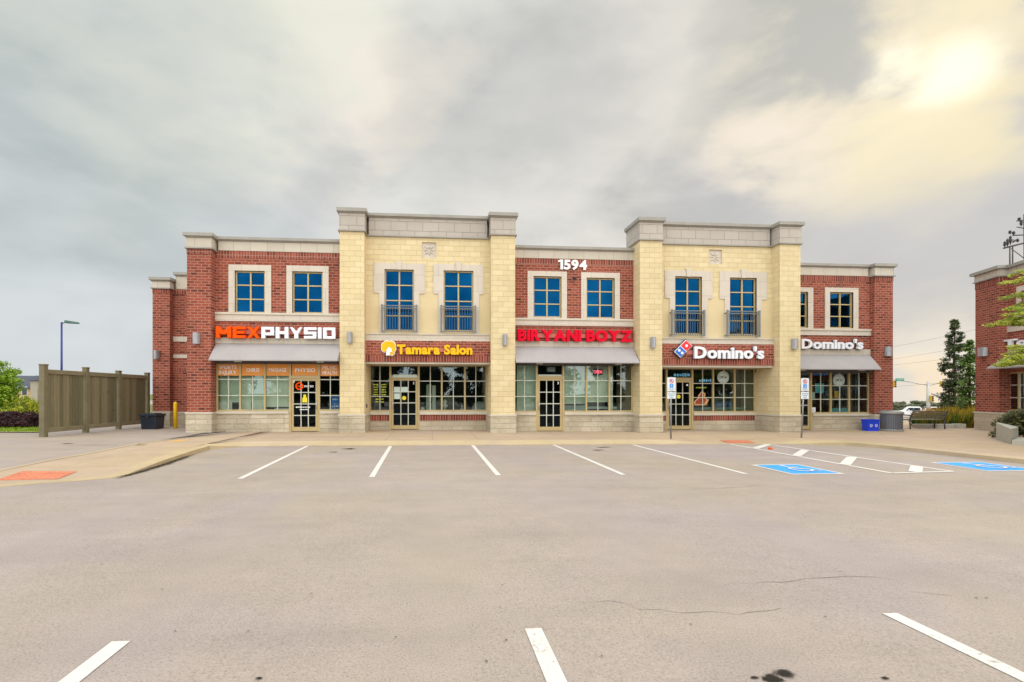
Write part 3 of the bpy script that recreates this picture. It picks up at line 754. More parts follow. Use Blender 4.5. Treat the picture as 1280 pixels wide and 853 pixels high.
def win(px0, px1, py0, py1, Y, trims, cols=2, rows=3, key=False):
    """upper window: frame, one pane sheet, precast surround; returns hole"""
    x0, x1 = X(px0, Y), X(px1, Y); pc = (px0+px1)/2; z1, z0 = Z(pc, py0, Y), Z(pc, py1, Y)
    fw = .055; mb = MB(); yf = Y+.06
    mb.box(x0, x1, yf, yf+.07, z0, z0+fw); mb.box(x0, x1, yf, yf+.07, z1-fw, z1)
    mb.box(x0, x0+fw, yf, yf+.07, z0+fw, z1-fw); mb.box(x1-fw, x1, yf, yf+.07, z0+fw, z1-fw)
    xm = (x0+x1)/2
    mb.box(xm-.028, xm+.028, yf+.003, yf+.06, z0+fw, z1-fw)
    for r in range(1, rows):
        z = z0+(z1-z0)*r/rows; mb.box(x0+fw, xm-.028, yf+.005, yf+.06, z-.022, z+.022); mb.box(xm+.028, x1-fw, yf+.005, yf+.06, z-.022, z+.022)
    w = B(mb, 'window', M['frame'])
    p = MB(); p.box(x0+.02, x1-.02, yf+.055, yf+.065, z0+.02, z1-.02); p.build('pane', M['blueglass'], w)
    t = MB(); e = .035
    for (a, b, c, d) in trims: t.box(X(a, Y), X(b, Y), Y-e, Y+.10, Z(pc, d, Y), Z(pc, c, Y))
    if key:
        kx = X(pc-3.5, Y), X(pc+3.5, Y)
        t.prism([(kx[0]+.04, Z(pc, py0+.5, Y)), (kx[1]-.04, Z(pc, py0+.5, Y)), (kx[1], Z(pc, key, Y)), (kx[0], Z(pc, key, Y))], (0, Y-.075, 0), (1,0,0), (0,0,1), (0, .07, 0))
    t.build('surround', M['trim'], w)
    return (x0, x1, z0, z1)
def simple_trims(a0, a1, y0, y1, f0, f1, g0, g1):
    return [(a0, a1, y0, g0), (a0, f0, g0, y1), (f1, a1, g0, y1), (f0, f1, g1, y1)]
def pier(px0, px1, Y, zt, zb_top, mat, back, basemat='stone', xr=None):
    x0, x1 = X(px0, Y), X(px1, Y)
    zb = gz(x0)-.3
    mb = MB()
    if mat == 'yellow': mb.box(x0, x1, Y, back, zb_top, 6.3); mb.box(x0, x1, Y, YP+1.28, 6.3, zt)
    else: mb.box(x0, x1, Y, back, zb_top, zt)
    B(mb, 'pier', M[mat])
    mb = MB(); mb.box(x0-.03, x1+.03, Y-.035, back, zb, zb_top-.045); B(mb, 'pier_base', M[basemat])
    mb = MB(); mb.box(x0-.05, x1+.05, Y-.055, back, zb_top-.045, zb_top+.02); B(mb, 'base_ledge', M['sill'])
    return x0, x1
def cornice(x0, x1, Y, ztop, zcop, zfr, back, fr='frieze1', ov=.10, lip=True):
    """metal coping over a precast frieze, x0..x1 is the wall face"""
    mb = MB(); mb.box(x0-.02, x1+.02, Y-.03, back, zfr, zcop); B(mb, 'frieze', M[fr])
    mb = MB()
    prof = [(0, 0), (-ov*.45, .03), (-ov*.8, (ztop-zcop)*.5), (-ov, (ztop-zcop)*.55), (-ov, ztop-zcop), (0, ztop-zcop)]
    # box with flared underside
    a = (zcop); xl, xr = x0, x1
    v = []
    for d, z in ((.02, -.03), (ov*.75, .12*(ztop-zcop)), (ov, .16*(ztop-zcop)), (ov, ztop-zcop)):
        v += [(xl-d, Y-.03-d, a+z), (xr+d, Y-.03-d, a+z), (xr+d, back+.02, a+z), (xl-d, back+.02, a+z)]
    fs = [(0,3,2,1), (12,13,14,15)]
    for k in range(3):
        for i in range(4): j = (i+1) % 4; fs.append((4*k+i, 4*k+j, 4*k+4+j, 4*k+4+i))
    mb.add(v, fs); B(mb, 'coping', M['coping'])
    if lip:
        mb = MB(); mb.box(x0-.06, x1+.06, Y-.075, back, zfr-.05, zfr); B(mb, 'frieze_lip', M['coping'])
def band(px0, px1, py0, py1, Y, proud, name, mat, pc=None, back=None, x0=None, x1=None):
    pc = pc or (px0+px1)/2; mb = MB()
    mb.box(X(px0, Y) if x0 is None else x0, X(px1, Y) if x1 is None else x1, Y-proud, Y+.05 if back is None else back, Z(pc, py1, Y), Z(pc, py0, Y)); return B(mb, name, M[mat])
BACK = 31.0
# ---- left wing
xl0, xl1 = pier(233.7, 264, YP, Z(250, 309.6, YP), Z(250, 516, YP), 'brick', YL+2)
cornice(xl0, xl1, YP, Z(250, 292, YP), Z(250, 296.8, YP), Z(250, 309.6, YP), YL+.3)
mb = MB(); mb.box(xl0-.01, xl1+.01, YP-.012, YP+.1, Z(250,318,YP), Z(250,309.8,YP)-.05); B(mb, 'soldier_course', M['soldier'])
xL = xl1; xLr = X(424.6, YP)
zt = Z(345, 299.5, YL)
h1 = win(293.7, 331.4, 338.9, 391.3, YL, simple_trims(286, 339.2, 331.6, 392.4, 293.7, 331.4, 338.9, 391.4))
h2 = win(365.5, 403.6, 339.8, 391.9, YL, simple_trims(358.3, 410.9, 332.6, 393, 365.5, 403.6, 339.8, 392))
wall(xL, xLr, Z(345, 455, YL), Z(345, 315, YL), YL, .25, [h1, h2], M['brick'])
cornice(xL+.14, xLr-.02, YL, Z(345, 298.6, YL), Z(345, 302.6, YL), Z(345, 315, YL), YL+.3, lip=False)
band(268, 424.6, 315.2, 324, YL, .012, 'soldier_course', 'soldier', x0=xL+.01, x1=xLr-.01)
band(268, 424.6, 392.6, 402.3, YL, .05, 'sill_band', 'trim', x0=xL+.01, x1=xLr-.01)
band(268, 424.6, 391.6, 394.2, YL, .09, 'sill_ledge', 'sill', x0=xL+.01, x1=xLr-.01)
band(268, 424.6, 422.8, 430, YL, .03, 'lintel_band', 'frieze1', x0=xL+.01, x1=xLr-.01)
# ---- towers
def tower(pL, pR, ycapL, ycapR, wins, med, band_y, brick_y, sold_y):
    (a0, a1), (b0, b1) = pL, pR
    cl, cr = (a0+a1)/2, (b0+b1)/2
    ztop = (Z(cl, ycapL[0], YP)+Z(cr, ycapR[0], YP))/2; zc = (Z(cl, ycapL[1], YP)+Z(cr, ycapR[1], YP))/2; zf = (Z(cl, ycapL[2], YP)+Z(cr, ycapR[2], YP))/2
    x0, x1 = pier(a0, a1, YP, zf, Z(cl, 518.5, YP), 'yellow', YT+2)
    x2, x3 = pier(b0, b1, YP, zf, Z(cr, 519, YP), 'yellow', YT+2)
    cornice(x0, x1, YP, ztop, zc, zf, YP+1.3, 'frieze'); cornice(x2, x3, YP, ztop, zc, zf, YP+1.3, 'frieze')
    pm = (a1+b0)/2
    return x0, x1, x2, x3, ztop, zc, zf, pm
def tower_body(T, ctop, ccop, cfr, wins, med, by, ky, sy, railsy, keyy):
    x0, x1, x2, x3, ztop, zc, zf, pm = T
    hgt = (zc-zf)/2
    for o in BLD.children:
        if o.name.startswith('frieze') and o.data.materials[0] == M['frieze']:
            pass
    holes = []
    for (f0, f1, y0, y1, e0, e1, ey0, ey1, l0, l1, yb, kk) in wins:
        tr = [(e0, e1, ey0, y0), (e0, f0, y0, ey1), (f1, e1, y0, ey1), (l0, f0, ey1, yb), (f1, l1, ey1, yb)]
        holes.append(win(f0, f1, y0, y1, YT, tr, rows=4, key=kk))
    zsp = Z(pm, wins[0][7]-1, YT)
    mz = (X(med[0], YT), X(med[1], YT), Z(pm, med[3], YT), Z(pm, med[2], YT))
    wall(x1, x2, Z(pm, by[0], YT), zsp, YT, .3, holes, M['yellow_flat'])
    wall(x1, x2, zsp, Z(pm, cfr, YT), YT, .3, holes+[mz], M['yellow'])
    # upper courses read as block
    mb = MB(); zlo = Z(pm, wins[0][7]-1, YT)
    cornice(x1+.14, x2-.14, YT, Z(pm, ctop, YT), Z(pm, ccop, YT), Z(pm, cfr, YT), YT+.4, 'frieze', lip=False)
    mb = MB(); mb.box(x1+.05, x2-.05, YT-.07, YT+.1, Z(pm, cfr, YT)-.05, Z(pm, cfr, YT)-.001); B(mb, 'frieze_lip', M['coping'])
    z0, z1 = Z(pm, by[1], YT), Z(pm, by[0], YT)
    mb = MB(); mb.box(x1+.005, x2-.005, YT-.10, YT+.3, z0, z1); B(mb, 'sill_band', M['trim'])
    mb = MB(); mb.box(x1+.005, x2-.005, YT-.14, YT+.3, z1, z1+.05); B(mb, 'sill_ledge', M['sill'])
    mb = MB(); mb.box(x1+.005, x2-.005, YT-.12, YT+.3, Z(pm, sy, YT-.12), z0-.002); B(mb, 'wall', M['brick'])
    mb = MB(); mb.box(x1+.005, x2-.005, YT-.13, YT+.3, Z(pm, ky, YT-.13), Z(pm, sy, YT-.13)-.002); B(mb, 'soldier_course', M['soldier'])
    zk = Z(pm, ky, YT-.13)
    mb = MB(); mb.box(x1+.005, x2-.005, YT-.09, YS+.1, zk-.07, zk-.004); B(mb, 'soffit', M['sill'])
    # medallion
    mx0, mx1 = X(med[0], YT), X(med[1], YT); mz1, mz0 = Z(pm, med[2], YT), Z(pm, med[3], YT); cx, cz = (mx0+mx1)/2, (mz0+mz1)/2; r = (mx1-mx0)/2
    mb = MB(); mb.box(mx0, mx1, YT+.06, YT+.12, mz0, mz1)
    for k in range(8):
        t = math.pi/4*k; d = Vector((math.cos(t), 0, math.sin(t))); s = Vector((-math.sin(t), 0, math.cos(t))); c = Vector((cx, YT+.06, cz)); L_ = r*.85*(1.15 if k % 2 else 1)
        mb.add([c+d*.02, c+d*L_*.55+s*r*.13, c+d*L_, c+d*L_*.55-s*r*.13, c+d*L_*.5+Vector((0,-.05,0))], [(0,1,4), (1,2,4), (2,3,4), (3,0,4)])
    B(mb, 'medallion', M['frieze'] if False else M['trim'])
    # railings
    for (r0, r1, ry0, ry1) in railsy:
        Yr = YT-.20; a, b = X(r0, Yr), X(r1, Yr); pc = (r0+r1)/2; zt_, zb_ = Z(pc, ry0, Yr), Z(pc, ry1, Yr); mb = MB()
        for x in (a, b): mb.box(x-.035, x+.035, Yr-.02, Yr+.02, zb_-.02, zt_+.03); mb.box(x-.015, x+.015, Yr, YT, zb_+.02, zb_+.06); mb.box(x-.015, x+.015, Yr, YT, zt_-.10, zt_-.06)
        mb.box(a, b, Yr-.018, Yr+.018, zt_-.035, zt_); mb.box(a, b, Yr-.015, Yr+.015, zt_-.13, zt_-.10); mb.box(a, b, Yr-.015, Yr+.015, zb_, zb_+.04)
        r = B(mb, 'balcony_railing', M['railpost'])
        mb = MB(); n = int((b-a)/.098)
        for i in range(1, n):
            x = a+(b-a)*i/n; mb.box(x-.009, x+.009, Yr-.009, Yr+.009, zb_+.03, zt_-.03)
        mb.build('balusters', M['rail'], r)
    return zk
T1 = tower((424.6, 455.3), (614, 644), (260.8, 266, 287.5), (267.2, 272, 293.5), None, None, None, None, None)
zk1 = tower_body(T1, 269.6, 273.6, 296, [(480.7,517.4,337.3,413.8, 467,531,329.5,367,474,524.3,418,327.3), (554.5,591.6,338.8,414.2, 541.8,604.3,331,368,547.7,599,418.6,328.6)],
   (527.6,545.3,303,322.7), (419.2,426.8), 452.8, 444.5, [(477.4,520.7,381.8,414.6), (551.6,594.2,382.8,415.4)], None)
T2 = tower((799.9, 827.7), (974.8, 1000.6), (273, 277.8, 299), (278.3, 283, 304.5), None, None, None, None, None)
zk2 = tower_body(T2, 280.4, 284.6, 306.3, [(843.4,877,346,418, 830.9,889.8,338.9,373.4,836.5,884.4,422,336.5), (911.9,945.5,347.6,419, 899.2,958.2,340,374.6,905.5,951.4,423,337.6)],
   (886.3,902.5,312.5,330.5), (424.6,430.6), 457.2, 448.8, [(840,880.5,388.3,419.6), (909.4,949.4,388.9,420.5)], None)
# ---- middle wing
xm0, xm1 = T1[3], T2[0]
h1 = win(666.5, 701.7, 345.7, 397, YM, simple_trims(659.3, 708.5, 339.5, 398.4, 666.5, 701.7, 345.7, 397.1))
h2 = win(732.9, 768.1, 347.7, 398, YM, simple_trims(726.3, 774.5, 341.2, 399.4, 732.9, 768.1, 347.7, 398.1))
wall(xm0, xm1, Z(718, 457, YM), Z(718, 324.2, YM), YM, .25, [h1, h2], M['brick'])
cornice(xm0+.02, xm1-.02, YM, Z(718, 309.4, YM), Z(718, 313.2, YM), Z(718, 324.2, YM), YM+.3, lip=False)
for a, b, pr, nm, mt in ((324.4, 331.4, .012, 'soldier_course', 'soldier'), (399.6, 407.8, .05, 'sill_band', 'trim'), (398.6, 401, .09, 'sill_ledge', 'sill'), (427, 434, .03, 'lintel_band', 'frieze1')):
    band(644, 800, a, b, YM, pr, nm, mt, pc=718, x0=xm0+.01, x1=xm1-.01)
# ---- right wing
YE = YR-.22
xe0, xe1 = pier(1093.4, 1116.2, YE, Z(1105, 344.5, YE), Z(1105, 518.6, YE), 'brick', YR+.35)
cornice(xe0, xe1, YE, Z(1105, 330.4, YE), Z(1105, 334.4, YE), Z(1105, 344.5, YE), YR+.3)
mb = MB(); mb.box(xe0-.01, xe1+.01, YE-.012, YE+.1, Z(1105,351.5,YE), Z(1105,344.6,YE)-.05); B(mb, 'soldier_course', M['soldier'])
xr0 = T2[3]-.9; xr1 = xe0
h1 = win(980.2, 1009.6, 365, 409.8, YR, simple_trims(974.3, 1015.9, 359.5, 411, 980.2, 1009.6, 365, 409.9))
h2 = win(1036.8, 1066.2, 365.6, 410.5, YR, simple_trims(1030.7, 1072.3, 360, 411.8, 1036.8, 1066.2, 365.6, 410.6))
wall(xr0, xr1, Z(1045, 466, YR), Z(1045, 344.8, YR), YR, .25, [h1, h2], M['brick'])
cornice(xr0, xr1-.14, YR, Z(1045, 330.6, YR), Z(1045, 334.2, YR), Z(1045, 344.8, YR), YR+.3, lip=False)
for a, b, pr, nm, mt in ((345, 351.6, .012, 'soldier_course', 'soldier'), (412.4, 419.6, .05, 'sill_band', 'trim'), (411.6, 413.8, .09, 'sill_ledge', 'sill'), (436.8, 444, .03, 'lintel_band', 'frieze1')):
    band(1001, 1087, a, b, YR, pr, nm, mt, pc=1045, x0=xr0, x1=xr1-.01)
# ---- body mass behind (side, back and roof)
mb = MB()
mb.box(xl0+.02, xl1-.02, YL+1, BACK, gz(xl0)-.3, Z(345, 303, YL)); SWT = Z(1045, 334, YR); sy_ = ((21.20, 21.80), (22.02, 22.86)); gzz = gz(xe1)-.3; sa, sb_ = xe1-.24, xe1-.02
for y0_, y1_ in ((YR+.3, 21.20), (21.80, 22.02), (22.86, BACK)): mb.box(sa, sb_, y0_, y1_, gzz, SWT)
for y0_, y1_ in sy_: mb.box(sa, sb_, y0_, y1_, 2.62, SWT); mb.box(sa, sb_, y0_, y1_, gzz, .62)
mb.box(xl0+.05, xe1-.05, BACK-.3, BACK, gz(8)-.3, Z(345, 303, YL)-.3); B(mb, 'rear_wall', M['brick'])
for y0_, y1_ in sy_:
    f_ = MB(); xm_ = (sa+sb_)/2; ym_ = (y0_+y1_)/2
    f_.box(xm_-.03, xm_+.03, y0_, y0_+.05, .62, 2.62); f_.box(xm_-.03, xm_+.03, y1_-.05, y1_, .62, 2.62); f_.box(xm_-.03, xm_+.03, y0_+.05, y1_-.05, .62, .67); f_.box(xm_-.03, xm_+.03, y0_+.05, y1_-.05, 2.57, 2.62)
    f_.box(xm_-.02, xm_+.02, ym_-.012, ym_+.012, .67, 2.57)
    for z_ in (1.3, 1.93): f_.box(xm_-.018, xm_+.018, y0_+.05, y1_-.05, z_-.012, z_+.012)
    f_ = B(f_, 'side_window', M['frame']); g_ = MB(); g_.sheet(xm_-.004, xm_+.004, y0_, y1_, .62, 2.62); g_.build('pane', M['glass'], f_)
zr_ = Z(1045, 340, YR)
mb = MB(); mb.box(xl0+.1, T1[1], YL+.3, BACK-.3, zr_-.25, zr_); mb.box(T1[1], T2[2], YM+.3, BACK-.3, zr_-.25, zr_); mb.box(T2[2], xe1-.3, YR+.3, BACK-.3, zr_-.25, zr_); B(mb, 'roof', M['coping'])
for T in (T1, T2):   # back of the raised parapets
    mb = MB(); mb.box(T[1], T[2], YP+1.12, YP+1.27, 5.5, T[6]); B(mb, 'tower_wall', M['yellow'])
    mb = MB(); mb.box(T[1]+.12, T[2]-.12, YP+1.10, YP+1.29, T[6], T[5]); B(mb, 'frieze', M['frieze'])
    mb = MB(); mb.box(T[1], T[2], YT+.3, YP+1.12, T[6]-.4, T[6]-.2); B(mb, 'roof', M['coping'])
# ---- side block at far left
YB = 21.8; YB2 = 22.1
a0, a1 = pier(190.7, 212, YB, Z(200, 359.8, YB), Z(200, 515, YB), 'brick', BACK)
cornice(a0, a1, YB, Z(200, 347.3, YB), Z(200, 351.3, YB), Z(200, 359.8, YB), YB+1.2)
mb = MB(); mb.box(a0-.01, a1+.01, YB-.012, YB+.1, Z(200,366.5,YB), Z(200,360,YB)-.05); B(mb, 'soldier_course', M['soldier'])
mb = MB(); mb.box(a1, xl0+.3, YB2, BACK, gz(a1)-.3, Z(224, 361.7, YB2)); B(mb, 'wall', M['brick'])
cornice(a1+.14, xl0+.1, YB2, Z(224, 341, YB2)-.0, Z(224, 345, YB2), Z(224, 361.7, YB2), YB2+1.2, lip=False)
for a, b, mt in ((421,427.3,'trim'), (443.4,447.8,'trim'), (459,465,'soldier'), (362,368,'soldier')):
    band(214, 236, a, b, YB2, .02, 'wall_band', mt, pc=224, x0=a1, x1=xl0+.2)
mb = MB(); mb.box(a1, xl0+.2, YB2-.04, YB2+.2, gz(a1)-.3, Z(224,515.5,YB2)-.05); B(mb, 'wall_base', M['stone'])
mb = MB(); mb.box(a1, xl0+.2, YB2-.06, YB2+.2, Z(224,515.5,YB2)-.05, Z(224,515.5,YB2)+.02); B(mb, 'base_ledge', M['sill'])

# ---- shopfronts
def shopfront(px0, px1, Y, ytop, ysill, mulls, door, splits, pc, basespec, yledge, name_lbl=None, header=None, doormunt=True, x0=None, x1=None, corner=None):
    """mulls: pixel x of mullions; door: (px0, px1, y frame top). Returns the shopfront part and helpers"""
    x0 = X(px0, Y) if x0 is None else x0; x1 = X(px1, Y) if x1 is None else x1
    zt, zs = Z(pc, ytop, Y), Z(pc, ysill, Y); fw = .035
    d0, d1 = X(door[0], Y), X(door[1], Y); zd = Z(pc, door[2], Y); zground = gz(d0)+.0
    ms = [X(m, Y) for m in mulls]
    mb = MB()
    mb.box(x0, x1, Y-.05, Y+.05, zt-.05, zt); 
    for a, b in ((x0, d0), (d1, x1)):
        if b-a > .15: mb.box(a, b, Y-.05, Y+.05, zs, zs+.06)
    for m in ms:
        mb.box(m-fw, m+fw, Y-.055, Y+.05, zs+.0, zt-.05)
    mb.box(x0, x0+.05, Y-.052, Y+.05, zs+.06, zt-.05); mb.box(x1-.05, x1, Y-.052, Y+.05, zs+.06, zt-.05)
    for m in (d0, d1): mb.box(m-.04, m+.04, Y-.058, Y+.05, zground, zt-.05)
    mb.box(d0+.04, d1-.04, Y-.056, Y+.05, zd-.02, zd+.09)
    sf = B(mb, 'shopfront', M['frame'])
    # muntins: horizontals at splits, one vertical per bay
    allm = sorted([x0]+ms+[d0, d1]+[x1]); mt = MB()
    for a, b in zip(allm, allm[1:]):
        if b-a < .2 or abs(a-d0) < .01: continue
        for s in splits: z = Z(pc, s, Y); mt.box(a+fw, b-fw, Y-.035, Y-.012, z-.016, z+.016)
        xm = (a+b)/2; ztt = zt-.05 if not header else Z(pc, header, Y)
        mt.box(xm-.015, xm+.015, Y-.037, Y-.010, zs+.06, ztt)
    mt.build('muntins', M['muntin'], sf)
    g = MB(); 
    for a, b in ((x0, d0), (d1, x1)):
        if b-a > .1: g.sheet(a, b, Y-.004, Y+.004, zs, zt)
    g.sheet(d0, d1, Y-.004, Y+.004, zd+.05, zt); g.build('pane', M['glass'], sf)
    # door
    D = MB(); s = .085; a, b = d0+.045, d1-.045; zb = zground+.02; ztd = zd-.025
    D.box(a, a+s, Y-.03, Y+.02, zb, ztd); D.box(b-s, b, Y-.03, Y+.02, zb, ztd); D.box(a+s, b-s, Y-.03, Y+.02, ztd-.09, ztd); D.box(a+s, b-s, Y-.03, Y+.02, zb, zb+.16)
    do = B(D, 'door', M['frame'])
    gz0, gz1 = zb+.16, ztd-.09; mt = MB()
    for i in (1, 2): x = a+s+(b-a-2*s)*i/3; mt.box(x-.017, x+.017, Y-.028, Y-.008, gz0, gz1)
    for i in (1, 2, 3): z = gz0+(gz1-gz0)*i/4; mt.box(a+s, b-s, Y-.026, Y-.010, z-.017, z+.017)
    mt.build('muntins', M['muntin'], do)
    g = MB(); g.sheet(a+s-.01, b-s+.01, Y-.003, Y+.003, gz0-.01, gz1+.01); g.build('pane', M['glass_door'], do)
    hx = a+s/2 if door[3] == 'l' else b-s/2; hd = MB(); sg = 1 if door[3] == 'l' else -1; zh = zb+1.02
    hd.tube((hx, Y-.03, zh+.14), (hx, Y-.09, zh+.14), .012); hd.tube((hx, Y-.03, zh-.14), (hx, Y-.09, zh-.14), .012); hd.tube((hx, Y-.09, zh-.16), (hx, Y-.09, zh+.16), .016)
    hd.build('handle', M['chrome'], do)
    # low wall below the glass
    for a, b in ((x0, d0-.04), (d1+.04, x1)):
        if b-a < .12: continue
        zl = Z(pc, yledge, Y)
        mb = MB(); mb.box(a, b, Y-.12, Y+.1, zl, zs-.002); B(mb, 'window_sill', M['sill'])
        if basespec == 'soldier':
            zq = Z(pc, 526, Y)
            mb = MB(); mb.box(a, b, Y-.07, Y+.1, zq, zl-.002); B(mb, 'soldier_course', M['soldier'])
            mb = MB(); mb.box(a, b, Y-.075, Y+.1, gz(a)-.2, zq-.002); B(mb, 'wall_base', M['stone'])
        else:
            mb = MB(); mb.box(a, b, Y-.07, Y+.1, gz(a)-.2, zl-.002); B(mb, 'wall_base', M['stone'])
    # room behind the glass
    r = MB(); zf = gz(x0)-.05; yb = Y+5.5
    if corner: x1 = corner-.3
    r.box(x0-.3, x1+.3, yb, yb+.1, zf, zt+.5); r.box(x0-.4, x0-.3, Y+.2, yb, zf, zt+.5)
    if not corner: r.box(x1+.3, x1+.4, Y+.2, yb, zf, zt+.5)
    x1 = x1 if not corner else x1-.12; r.box(x0-.4, x1+.4, Y+.12, yb, zt+.5, zt+.6); r.box(x0-.4, x1+.4, Y+.12, yb, zf-.1, zf)
    B(r, 'interior', M['room'])
    return sf, do, dict(x0=x0, x1=x1, zt=zt, zs=zs, d0=d0, d1=d1, zd=zd, Y=Y, dz0=gz0, dz1=gz1, da=d0+.045+s, db=d1-.045-s)
def awning(pt0, pt1, pb0, pb1, yt, yb, Y, out, pc, pcb=None, x0=None, x1=None):
    zt = Z(pc, yt, Y); Yf = Y-out; zb = Z(pc, yb, Yf)
    a0, a1 = (X(pt0, Y) if x0 is None else x0), (X(pt1, Y) if x1 is None else x1)
    b0, b1 = (X(pb0, Yf) if x0 is None else x0), (X(pb1, Yf) if x1 is None else x1)
    a0, b0 = min(a0, b0), min(a0, b0); a1 = b1 = max(a1, b1)
    return zt, zb, Yf, a0, a1
# left shop, physio
LS, LD, LI = shopfront(268.6, 424.4, YL+.10, 454, 514, [300.7,331.4], (363,399,472.6,'r'), [474.6,494.6], 345, 'stone', 517.2, x0=xL+.01, x1=xLr-.005, header=470.3)
# tamara
TS, TD, TI = shopfront(461, 610.2, YS, 456.5, 514.4, [552.2,581], (488,523.4,472.6,'l'), [476.6,495.7], 535, 'soldier', 518.4, x0=T1[1]+.002, x1=T1[2]-.002)
BS_, BD, BI = shopfront(644.6, 791.3, YM+.10, 455.5, 515.2, [732.5,761.3], (670.6,703.8,472.6,'l'), [476,495.7], 718, 'stone', 518.6, x0=xm0+.01, x1=xm1-.01)
DS, DD, DI = shopfront(828.3, 945, YS, 460.5, 515.6, [890.8,917.6], (832.6,864.8,475,'l'), [479.6,497.2], 887, 'soldier', 519.3, x0=T2[1]+.002, x1=T2[2]-.002)
RS, RD, RI = shopfront(1001, 1087.7, YR+.12, 464, 517, [1037.5,1060.5], (985,1012.8,478,'l'), [482.4,499.3], 1045, 'stone', 520, x0=X(985,YR+.12)-.05, x1=xe0+.02, corner=xe1-.25)
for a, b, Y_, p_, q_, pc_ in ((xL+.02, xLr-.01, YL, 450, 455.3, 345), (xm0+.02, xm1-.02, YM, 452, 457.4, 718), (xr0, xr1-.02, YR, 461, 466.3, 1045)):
    mb = MB(); mb.box(a, b, Y_-.05, Y_+.02, Z(pc_, q_, Y_), Z(pc_, p_, Y_)); B(mb, 'awning_shade_strip', M['awn_edge'])  # dark strip standing in for the shade between awning and window top
# side walls of the recesses under the towers
for T, zk in ((T1, zk1), (T2, zk2)):
    for a, b in ((T[1]-.1, T[1]+.0), (T[2], T[2]+.1)):
        pass
# jamb infill between pier face and shopfront (pier is only 2.4 m deep: already covers it)
# awnings as wedge bodies
def awn(x0, x1, Y, out, pc, yt, yb, x0b=None, x1b=None):
    zt = Z(pc, yt, Y); Yf = Y-out; zb = Z(pc, yb, Yf); x0b = x0 if x0b is None else x0b; x1b = x1 if x1b is None else x1b
    mb = MB(); th = .05
    v = [(x0,Y-.0,zt),(x1,Y-.0,zt),(x1b,Yf,zb+.04),(x0b,Yf,zb+.04),(x1b,Yf,zb),(x0b,Yf,zb),(x0,Y,zt-.05),(x1,Y,zt-.05),(x0b,Yf+.04,zb),(x1b,Yf+.04,zb)]
    fs = [(0,3,2,1),(3,5,4,2),(6,7,9,8),(5,8,9,4),(0,6,8,5,3),(1,2,4,9,7)]
    mb.add(v, fs)
    # side cheeks
    for xa, xb in ((x0, x0b), (x1, x1b)):
        s = .01 if xa == x0 else -.01
        mb.add([(xa+s,Y,zt-.03),(xb+s,Yf+.02,zb+.02),(xa+s,Y,zb+.02),(xa+s*2,Y,zt-.03),(xb+s*2,Yf+.02,zb+.02),(xa+s*2,Y,zb+.02)], [(0,1,2),(5,4,3),(0,3,4,1),(1,4,5,2),(2,5,3,0)])
    o = B(mb, 'awning', M['awning'])
    fr = MB(); fr.tube((x0b+.03, Yf+.05, zb+.005), (x1b-.03, Yf+.05, zb+.005), .022, n=8)
    for k in range(4):
        xx = x0b+.2+(x1b-x0b-.4)*k/3; fr.tube((xx, Yf+.05, zb+.01), (xx, Y, zb+.01), .015, n=8); fr.tube((xx, Yf+.06, zb+.01), (xx, Y-.03, zt-.09), .015, n=8)
    fr.build('awning_frame', M['awn_edge'], o)
    lp = MB()
    for k in (.2, .85):
        xx = x0b+(x1b-x0b)*k; lp.box(xx-.12, xx+.12, Yf+.25, Yf+.37, zb-.03, zb+.03)
    lp.build('awning_light', M['white'], o)
    return o
awn(xL+.03, xLr-.01, YL, .75, 345, 429.6, 451.3, x0b=X(260.5, YL-.75))
awn(xm0+.02, xm1-.02, YM, .72, 718, 433.6, 454, x1b=X(799.6, YM-.72))
awn(xr0+.95, xr1-.02, YR, .80, 1045, 443.6, 462.3, x1b=X(1102, YR-.80))
# ---- window dressing (sub-parts of the shopfronts)
def pxbox(px0, px1, py0, py1, Y, th, pc=None):
    pc = pc or (px0+px1)/2; mb = MB(); mb.box(X(px0, Y), X(px1, Y), Y, Y+th, Z(pc, py1, Y), Z(pc, py0, Y)); return mb
def disc(mb, cx, cz, r, Y, th, n=20, sx=1, r0=0):
    if r0:
        for i in range(n):
            a, b = 2*math.pi*i/n, 2*math.pi*(i+1)/n
            mb.prism([(cx+r0*sx*math.cos(a), cz+r0*math.sin(a)), (cx+r*sx*math.cos(a), cz+r*math.sin(a)), (cx+r*sx*math.cos(b), cz+r*math.sin(b)), (cx+r0*sx*math.cos(b), cz+r0*math.sin(b))], (0,Y,0), (1,0,0), (0,0,1), (0,-th,0))
    else: mb.prism([(cx+r*sx*math.cos(2*math.pi*i/n), cz+r*math.sin(2*math.pi*i/n)) for i in range(n)], (0,Y,0), (1,0,0), (0,0,1), (0,-th,0))
    return mb
